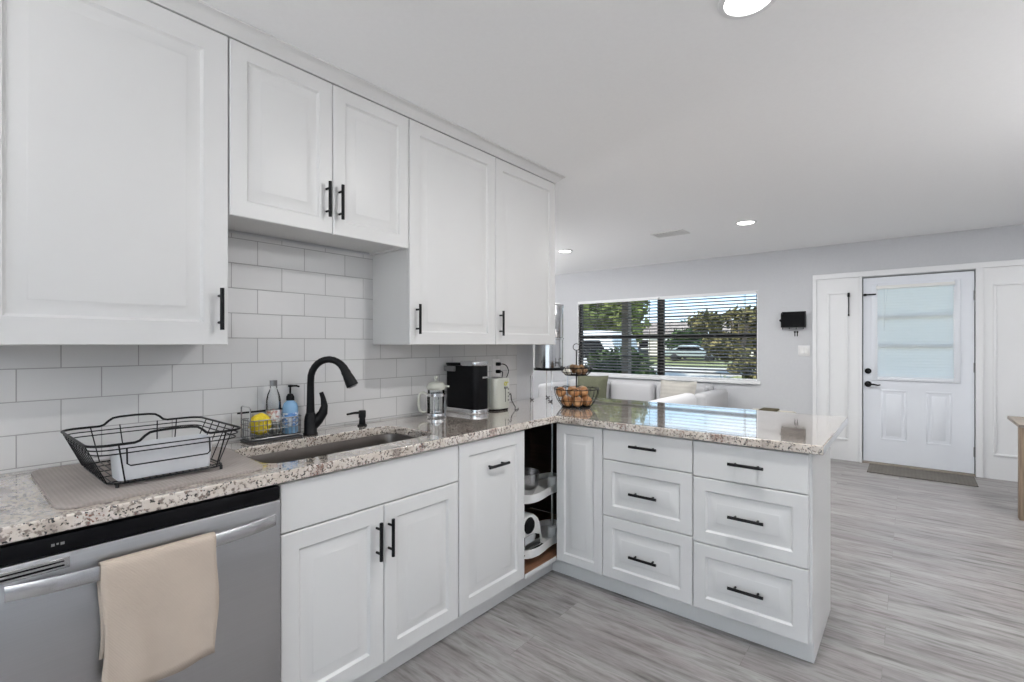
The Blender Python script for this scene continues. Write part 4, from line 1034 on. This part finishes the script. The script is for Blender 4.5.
# ================================================================ BLINDS ON THE WINDOW
def blind(x0, x1, label):
    t = thing('window_blind', label, 'blind', ((x0 + x1) / 2, YF + .02, WZ0))
    y0, y1 = YF - .012, YF + .036
    z = WZ0 + .06; bm = NB()
    zt = WZ1 - .05
    n = int((zt - z) / .0425)
    for k in range(n):
        zz = z + (zt - z) * (k + .5) / n
        P = ((y0, -.0085), ((y0 + y1) / 2, .0018), (y1, .0085))
        lo_ = [[bm.verts.new((xx, yy, zz + dz + th)) for xx in (x0, x1)] for th in (0, .0024) for yy, dz in P]
        q = lo_
        for i, j, flip in ((0, 1, 1), (1, 2, 1), (3, 4, 0), (4, 5, 0)): bm.faces.new((q[i][0], q[i][1], q[j][1], q[j][0]))
        for i, j in ((0, 3), (2, 5)): bm.faces.new((q[i][0], q[i][1], q[j][1], q[j][0]))
        for e_ in (0, 1): bm.faces.new((q[0][e_], q[1][e_], q[2][e_], q[5][e_], q[4][e_], q[3][e_]))
    obj('slats', bm, m_blind, t)
    obj('headrail', box(NB(), x0, x1, y0, y1 - .002, WZ1 - .043, WZ1 - .0115, .002), m_trim, t)
    tag(obj('bottom_rail', box(NB(), x0, x1, y0, y1, WZ0 + .006, WZ0 + .028, .003), m_trim, t), 'white bottom rail')
    bm = NB()
    w = x1 - x0
    for f in (.12, .5, .88):
        for yy in (y0 - .001, y1 + .001): rod(bm, (x0 + w * f, yy, WZ0 + .02), (x0 + w * f, yy, WZ1 - .043), .0009, 5)
    obj('ladder_cords', bm, m_blind, t)
    bm = NB(); tube(bm, [(x1 - .13, y0 - .010, WZ1 - .045), (x1 - .13, y0 - .012, WZ0 + .12)], .003, 6); obj('tilt_wand', bm, m_blind, t)
blind(WX0 + .014, -.588, 'open horizontal slat blind over the left half of the window')
blind(-.576, WX1 - .014, 'open horizontal slat blind over the right half of the window')

# ================================================================ WALL ITEMS
t = thing('key_rack', 'black wooden mail and key rack hung between the window and the front door', 'key rack', (1.093, YF, 1.51))
bm = NB(); box(bm, .967, 1.219, YF - .012, YF - .0005, 1.515, 1.705, .002); box(bm, .967, 1.219, YF - .075, YF - .062, 1.515, 1.672, .002); box(bm, .967, 1.219, YF - .062, YF - .012, 1.515, 1.527); box(bm, .967, .979, YF - .062, YF - .012, 1.527, 1.690); box(bm, 1.207, 1.219, YF - .062, YF - .012, 1.527, 1.690)
obj('box', bm, m_blackp, t)
for k in range(4):
    xx = .985 + k * .072; bm = NB(); tube(bm, [(xx, YF - .062, 1.5155), (xx, YF - .064, 1.498), (xx, YF - .075, 1.492), (xx, YF - .084, 1.498), (xx, YF - .085, 1.505)], .0028, 6); obj('hook', bm, m_black, t)
bm = NB(); turned(bm, (.960, YF - .03, 1.60), [(.014, -.01), (.016, .0), (.016, .012), (.0, .014)], 14); box(bm, .960, .968, YF - .034, YF - .02, 1.594, 1.606); obj('side_knob', bm, m_black, t)
for xx, ang, lb in ((1.129, .25, 'bunch of dark keys hanging from the right hook of the black key rack'),):
    k = thing('key_bunch', lb, 'keys', (xx, YF - .076, 1.492))
    bm = NB(); tube(bm, [(xx + .011 * math.sin(R(a)), YF - .0765, 1.484 + .011 * math.cos(R(a))) for a in range(0, 360, 30)], .0014, 5, closed=True); obj('ring', bm, m_wire, k)
    for s in (-.012, .014):
        bm = NB(); z0 = 1.470
        prism(bm, [(xx + s - .010, z0), (xx + s + .010, z0), (xx + s + .011, z0 - .018), (xx + s + .005, z0 - .024), (xx + s + .005, z0 - .06), (xx + s, z0 - .066), (xx + s - .005, z0 - .06), (xx + s - .005, z0 - .024), (xx + s - .011, z0 - .018)], YF - .079 - abs(s) * .3, YF - .074 - abs(s) * .3, 'y'); obj('key', bm, m_blackp, k)
t = thing('light_switch', 'white double light switch plate under the black key rack', 'light switch', (1.20, YF, 1.235))
obj('plate', box(NB(), 1.138, 1.262, YF - .007, YF - .0005, 1.172, 1.298, .003, 2), m_plate, t)
for xx in (1.177, 1.223): obj('rocker', box(NB(), xx - .016, xx + .016, YF - .011, YF - .0065, 1.200, 1.270, .002), m_plwhite, t)

# ================================================================ LIVING ROOM FURNITURE
def soft(bm, x0, x1, y0, y1, z0, z1, r=.04, seg=4): return box(bm, x0, x1, y0, y1, z0, z1, r, seg)
t = thing('sofa', 'light grey sofa standing against the wall under the window', 'sofa', (-.7, 6.2, 0))
obj('base', soft(NB(), -2.05, .36, 5.72, 6.60, .08, .30, .03), m_sofa, t)
obj('back', soft(NB(), -1.86, .20, 6.42, 6.605, .30, .795, .05), m_sofa, t)
for x0, x1 in ((-2.05, -1.87), (.20, .37)): obj('arm', soft(NB(), x0, x1, 5.72, 6.605, .30, .735, .05), m_sofa, t)
for a, b in ((-1.86, -1.17), (-1.165, -.485), (-.48, .195)):
    obj('seat_cushion', soft(NB(), a, b, 5.73, 6.30, .302, .47, .045), m_sofa, t)
    obj('back_cushion', soft(NB(), a + .01, b - .01, 6.24, 6.42, .472, .785, .06), m_sofa, t)
for xx in (-1.98, .29):
    for yy in (5.80, 6.52): obj('leg', lathe(NB(), xx, yy, [(0, .0005), (.02, .0005), (.026, .08), (0, .08)], 12), m_darkwood, t)
def pillow(name, label, c, w, h, tlt, rz, m):
    bm = NB(); n = 10; top = []; bot = []
    for s in (1, -1):
        g = []
        for i in range(n + 1):
            r = []
            for j in range(n + 1):
                u, v = i / n * 2 - 1, j / n * 2 - 1
                d = .075 * (max(0, (1 - u ** 4)) * max(0, (1 - v ** 4))) ** .6 * s
                k = 1 - .10 * (1 - abs(u)) * (abs(v) > .99) - .10 * (1 - abs(v)) * (abs(u) > .99)
                r.append(bm.verts.new((u * w / 2 * (1 - .06 * (1 - v * v)), d, v * h / 2 * (1 - .06 * (1 - u * u)))))
            g.append(r)
        for i in range(n):
            for j in range(n): bm.faces.new((g[i][j], g[i + 1][j], g[i + 1][j + 1], g[i][j + 1]))
    bmesh.ops.remove_doubles(bm, verts=bm.verts, dist=1e-5)
    o = obj(name, bm, m, None, (0, 0, 0), 70); o.location = c; o.rotation_euler = (R(tlt), 0, R(rz))
    return tag(o, label, 'cushion')
pillow('throw_cushion', 'olive green throw cushion leaning at the left of the grey sofa', (-1.36, 6.105, .672), .48, .40, -12, 8, m_olive)
pillow('throw_cushion', 'pale striped throw cushion leaning at the right end of the grey sofa', (-.12, 6.105, .664), .50, .38, -12, -7, m_stripe)
t = thing('loveseat', 'white loveseat seen from its side, in front of the grey sofa beyond the peninsula', 'sofa', (-.1, 4.8, 0))
obj('base', soft(NB(), -.62, .36, 3.95, 5.42, .10, .30, .03), m_sofaw, t)
obj('back', soft(NB(), .21, .37, 3.95, 5.42, .30, .775, .06, 5), m_sofaw, t)
for y0, y1 in ((3.95, 4.10), (5.27, 5.42)): obj('arm', soft(NB(), -.62, .215, y0, y1, .30, .56, .05), m_sofaw, t)
for a, b in ((4.105, 4.683), (4.687, 5.265)): obj('seat_cushion', soft(NB(), -.62, .20, a, b, .302, .45, .045), m_sofaw, t)
for xx in (-.55, .30):
    for yy in (4.03, 5.34): obj('leg', lathe(NB(), xx, yy, [(0, .0005), (.02, .0005), (.026, .10), (0, .10)], 12), m_darkwood, t)
t = thing('ottoman', 'cream upholstered bench below the window corner, barely showing over the counter', 'bench', (.95, 6.2, 0))
obj('seat', soft(NB(), .66, 1.16, 5.95, 6.52, .22, .528, .045), m_cream, t)
for xx in (.72, 1.10):
    for yy in (6.01, 6.46): obj('leg', lathe(NB(), xx, yy, [(0, .0005), (.018, .0005), (.024, .22), (0, .22)], 12), m_darkwood, t)
tag(obj('folded_throw', soft(NB(), .80, .98, 6.15, 6.45, .5285, .552, .010, 3), m_throw, None, (.9, 6.27, .529)), 'folded dark brown throw lying on the cream bench', 'blanket')
# console table at right
t = thing('console_table', 'light wooden table with slab legs at the right edge', 'table', (3.3, 5.4, 0))
obj('top', box(NB(), 2.800, 3.95, 5.195, 5.75, .690, .716, .003), m_oakt, t)
tag(obj('apron', box(NB(), 2.875, 3.87, 5.225, 5.72, .655, .6895, .002), m_plwhite, t), 'pale apron under the top')
for a, b, c in ((2.806, 2.874, 5.205), (3.876, 3.94, 5.205), (2.98, 3.05, 5.63), (3.70, 3.77, 5.63)): obj('leg', box(NB(), a, b, c, c + .075, .0005, .6545 if c > 5.5 else .6895, .002), m_oak, t)
# doormat
bm = prism(NB(), [(1.83, 6.16), (2.66, 6.16), (2.66, 6.59), (1.83, 6.59)], .0005, .011, 'z', .003)
tag(obj('doormat', bm, m_jute, None, (2.245, 6.37, 0)), 'brown woven doormat lying in front of the front door', 'doormat')

# ================================================================ OUTSIDE
GZ = -.2
gr = box(NB(), -90, 60, YF + .13, 130, GZ - .3, GZ); struct('ground', gr, m_lawn, 'sunlit front lawn outside the window', 'lawn')
struct('road', box(NB(), -90, 60, 24.5, 31.5, GZ + .0005, GZ + .012), m_road, 'pale road beyond the front lawn', 'road')
struct('driveway', box(NB(), -9.5, -4.2, 9.5, 24.4, GZ + .0005, GZ + .010), m_road, 'pale concrete driveway beside the lawn', 'driveway')
struct('bounce_walk', box(NB(), 1.0, 3.4, YF + .13, 24.4, GZ + .0005, GZ + .010), m_bounce, 'added pale concrete walk bouncing daylight onto the front door blind', 'path')  # pale surface added to throw daylight up at the door blind
struct('added_patio', box(NB(), -6, 10, -14, Y0 - .11, GZ, -.02), m_bounce, 'added pale concrete paving behind the house, bouncing sunlight indoors', 'added_patio')  # unseen slab added to bounce sunlight in through the glass door
p = sgroup('porch_roof', 'front porch roof outside the window', 'porch roof', (0, 7.6, 2.55))
obj('roof_slab', box(NB(), -5.0, 1.2, YF + .125, 8.5, 2.58, 2.70), m_roof, p)
t = thing('porch_post', 'weathered grey porch post outside the left half of the window', 'post', (-1.845, 8.2, GZ))
obj('shaft', box(NB(), -1.912, -1.778, 8.13, 8.27, GZ, 2.575, .008), m_post, t)
bm = NB(); box(bm, -1.935, -1.755, 8.11, 8.29, 2.10, 2.16, .006); obj('collar', bm, m_post, t)

def tree(name, label, x, y, h, rad, n, lm, trunk=.12, crown0=.35, seed=0, group=None, flat=1.0, leaf=.16):
    rnd = random.Random(seed)
    t = thing(name, label, 'tree' if 'tree' in name else 'shrub', (x, y, GZ), group)
    bm = NB(); zb = GZ + h * crown0
    tube(bm, [(x, y, GZ - .05), (x + .05 * h * rnd.uniform(-.5, .5), y, GZ + h * crown0 * .6), (x + rnd.uniform(-.1, .1), y, GZ + h * .75)], [trunk, trunk * .8, trunk * .3], 8)
    for k in range(5):
        a = rnd.uniform(0, 6.28); tube(bm, [(x, y, GZ + h * crown0 * .7), (x + rad * .35 * math.cos(a), y + rad * .35 * math.sin(a), GZ + h * (.55 + .08 * k)), (x + rad * .7 * math.cos(a), y + rad * .7 * math.sin(a), GZ + h * (.62 + .07 * k))], [trunk * .5, trunk * .3, trunk * .1], 5)
    obj('trunk', bm, m_bark, t)
    V_, F_ = [], []
    cl = [(rnd.gauss(0, .42), rnd.gauss(0, .42), rnd.uniform(-.75, .85), rnd.uniform(.28, .5)) for _ in range(16)]
    for k in range(n):
        c = rnd.choice(cl)
        d = Vector((rnd.gauss(0, 1), rnd.gauss(0, 1), rnd.gauss(0, 1))).normalized() * c[3] * rnd.uniform(.55, 1)
        q = Vector((max(-1, min(1, c[0])) + d.x, max(-1, min(1, c[1])) + d.y, c[2] + d.z))
        cc = Vector((x + q.x * rad, y + q.y * rad, zb + (h * (1 - crown0)) * (q.z * .42 + .5) * flat))
        s = leaf * rnd.uniform(.6, 1.3)
        u = Vector((rnd.gauss(0, 1), rnd.gauss(0, 1), rnd.gauss(0, 1))).normalized(); w = u.orthogonal().normalized()
        i = len(V_); V_ += [cc - u * s, cc + w * s * .45, cc + u * s, cc - w * s * .45]; F_.append((i, i + 1, i + 2, i + 3))
    me = bpy.data.meshes.new('foliage'); me.from_pydata([tuple(v - wloc(t)) for v in V_], [], F_); me.materials.append(lm)
    f = bpy.data.objects.new('foliage', me); COL.objects.link(f); f.parent = t
    return t
tree('shade_tree', 'big yellow-green tree outside the left half of the window', -8.7, 18.5, 6.0, 2.2, 6500, m_leafy, .2, .16, 11, leaf=.19)
tree('garden_shrub', 'dark green shrub below the white car outside the left half of the window', -3.45, 10.2, 1.42, 1.05, 3200, m_leafd, .05, .05, 2, leaf=.09)
tree('round_tree', 'olive-brown tree with a round crown outside the right half of the window', -4.5, 26.0, 3.5, 1.9, 3400, m_leafo, .12, .10, 34, leaf=.17)
tree('far_conifer_tree', 'blue-green tree in the distance across the road', -21.5, 66, 5.6, 3.4, 1800, m_leafb, .2, .15, 4, leaf=.4)
for i, (xx, yy, hh, lm) in enumerate(((-42, 49, 4.6, m_leafd), (-35.3, 47, 4.4, m_leafy), (-28.6, 49, 3.9, m_leafd), (-22, 48, 3.4, m_leafy), (-15.5, 49, 3.0, m_leafd), (-8.6, 47.5, 3.6, m_leafo), (-2, 49, 4.2, m_leafy), (5, 49, 4.6, m_leafd))):
    tree('street_tree', 'distant tree in the row in front of the houses across the road', xx, yy, hh, 2.0, 1300, lm, .18, .18, 20 + i, 'trees across the road', leaf=.30)
# yucca at lower right of the window
t = thing('yucca', 'spiky yucca plant outside the lower right corner of the window', 'plant', (-.95, 11.0, GZ))
V_, F_ = [], []; rnd = random.Random(5)
for k in range(60):
    a = rnd.uniform(0, 6.28); el = R(rnd.uniform(15, 85)); ln = rnd.uniform(.55, .95)
    b = Vector((-.95, 11.0, GZ + .12)); d = Vector((math.cos(a) * math.cos(el), math.sin(a) * math.cos(el), math.sin(el))); w = d.cross(Z).normalized() * .022
    q = [b - w, b + w, b + d * ln * .6 + w - Z * .02, b + d * ln - Z * .09, b + d * ln * .6 - w - Z * .02]
    i = len(V_); V_ += q; F_.append((i, i + 1, i + 2, i + 3, i + 4))
me = bpy.data.meshes.new('blades'); me.from_pydata([tuple(v - wloc(t)) for v in V_], [], F_); me.materials.append(m_leafy)
f = bpy.data.objects.new('blades', me); COL.objects.link(f); f.parent = t
obj('stem', tube(NB(), [(-.95, 11, GZ - .02), (-.95, 11, GZ + .2)], .06, 8), m_bark, t)

def car(label, loc, rz, paint, suv):
    t = thing('car', label, 'car', (0, 0, 0))
    hh = 1.93 if suv else 1.42; L_ = 4.7; w = .9
    if suv: prof = [(-2.3, .42), (2.3, .42), (2.34, .75), (2.2, .98), (1.25, 1.08), (.55, hh - .08), (.3, hh), (-1.75, hh), (-2.15, hh - .12), (-2.33, 1.0), (-2.35, .6)]
    else: prof = [(-2.35, .40), (2.35, .40), (2.38, .62), (2.25, .82), (1.2, .95), (.45, hh - .06), (.2, hh), (-.75, hh), (-1.05, hh - .05), (-1.55, .98), (-2.3, .93), (-2.38, .6)]
    bm = prism(NB(), prof, -w, w, 'y', .07)
    obj('body', bm, paint, t)
    gp = [(1.08, 1.10), (.50, hh - .30), (-1.72, hh - .30), (-2.08, 1.08)] if suv else [(1.0, .97), (.42, hh - .11), (-.85, hh - .11), (-1.4, 1.0)]
    for s in (-1, 1): obj('side_windows', prism(NB(), gp, s * w - .004 * 0 - .006, s * w + .006, 'y'), m_blackp, t)
    bm = NB(); fp = [(1.22, 1.10), (.58, hh - .12)] if suv else [(1.16, .97), (.48, hh - .10)]
    a = [bm.verts.new((fp[0][0] + .02, -w * .88, fp[0][1])), bm.verts.new((fp[0][0] + .02, w * .88, fp[0][1])), bm.verts.new((fp[1][0] + .02, w * .82, fp[1][1])), bm.verts.new((fp[1][0] + .02, -w * .82, fp[1][1]))]
    b = [bm.verts.new(v.co + Vector((-.03, 0, -.01))) for v in a]
    bm.faces.new(a); bm.faces.new(b[::-1])
    for i in range(4): bm.faces.new((a[i], b[i], b[(i + 1) % 4], a[(i + 1) % 4]))
    obj('windscreen', bm, m_blackp, t)
    for sx in (-1.42, 1.42):
        for s in (-1, 1):
            b2 = NB(); lathe(b2, 0, 0, [(0, -.11), (.20, -.11), (.32, -.10), (.335, -.06), (.335, .06), (.32, .10), (.20, .11), (0, .11)], 24)
            me = bpy.data.meshes.new('wheel'); b2.to_mesh(me); b2.free(); me.transform(Matrix.Translation((sx, s * (w - .08), .335)) @ Matrix.Rotation(R(90), 4, 'X')); me.materials.append(m_rubber); me.shade_smooth()
            o = bpy.data.objects.new('wheel', me); COL.objects.link(o); o.parent = t
    t.location = loc; t.rotation_euler = (0, 0, R(rz)); return t
car('white car parked on the driveway outside the left half of the window', (-7.15, 14.4, GZ + .01), 182, m_carw, True)
car('silver car parked across the road outside the right half of the window', (-12.8, 43.5, GZ), 10, m_cars, False)

def house(label, x0, x1, y0, y1, m):
    t = thing('house', label, 'house', ((x0 + x1) / 2, y0, GZ))
    w = obj('walls', box(NB(), x0, x1, y0, y1, GZ, GZ + 2.7), m, t)
    bm = prism(NB(), [(y0 - .5, GZ + 2.705), (y1 + .5, GZ + 2.705), ((y0 + y1) / 2, GZ + 4.1)], x0 - .5, x1 + .5, 'x'); obj('roof', bm, m_post, t)
    n = int((x1 - x0) / 3.2)
    for k in range(n):
        c = x0 + (x1 - x0) * (k + .5) / n; wf = obj('window', box(NB(), c - .65, c + .65, y0 - .06, y0 - .001, GZ + .95, GZ + 2.1), m_trim, t)
        obj('pane', box(NB(), c - .58, c + .58, y0 - .065, y0 - .0605, GZ + 1.02, GZ + 2.03), m_blackp, wf)
house('long pale house across the road, left of the silver car', -31, -17.5, 55, 61, m_cream)
house('long pale house across the road, right of the silver car', -14.5, -2.5, 56, 62, m_cream)
tree('olive_shrub', 'low olive shrub under the round tree outside the right half of the window', -2.35, 19.5, 1.15, 1.0, 1500, m_leafo, .05, .05, 41, leaf=.10)
car('dark car parked across the road, left of the silver car', (-19.5, 43.2, GZ), 178, m_winframe, False)
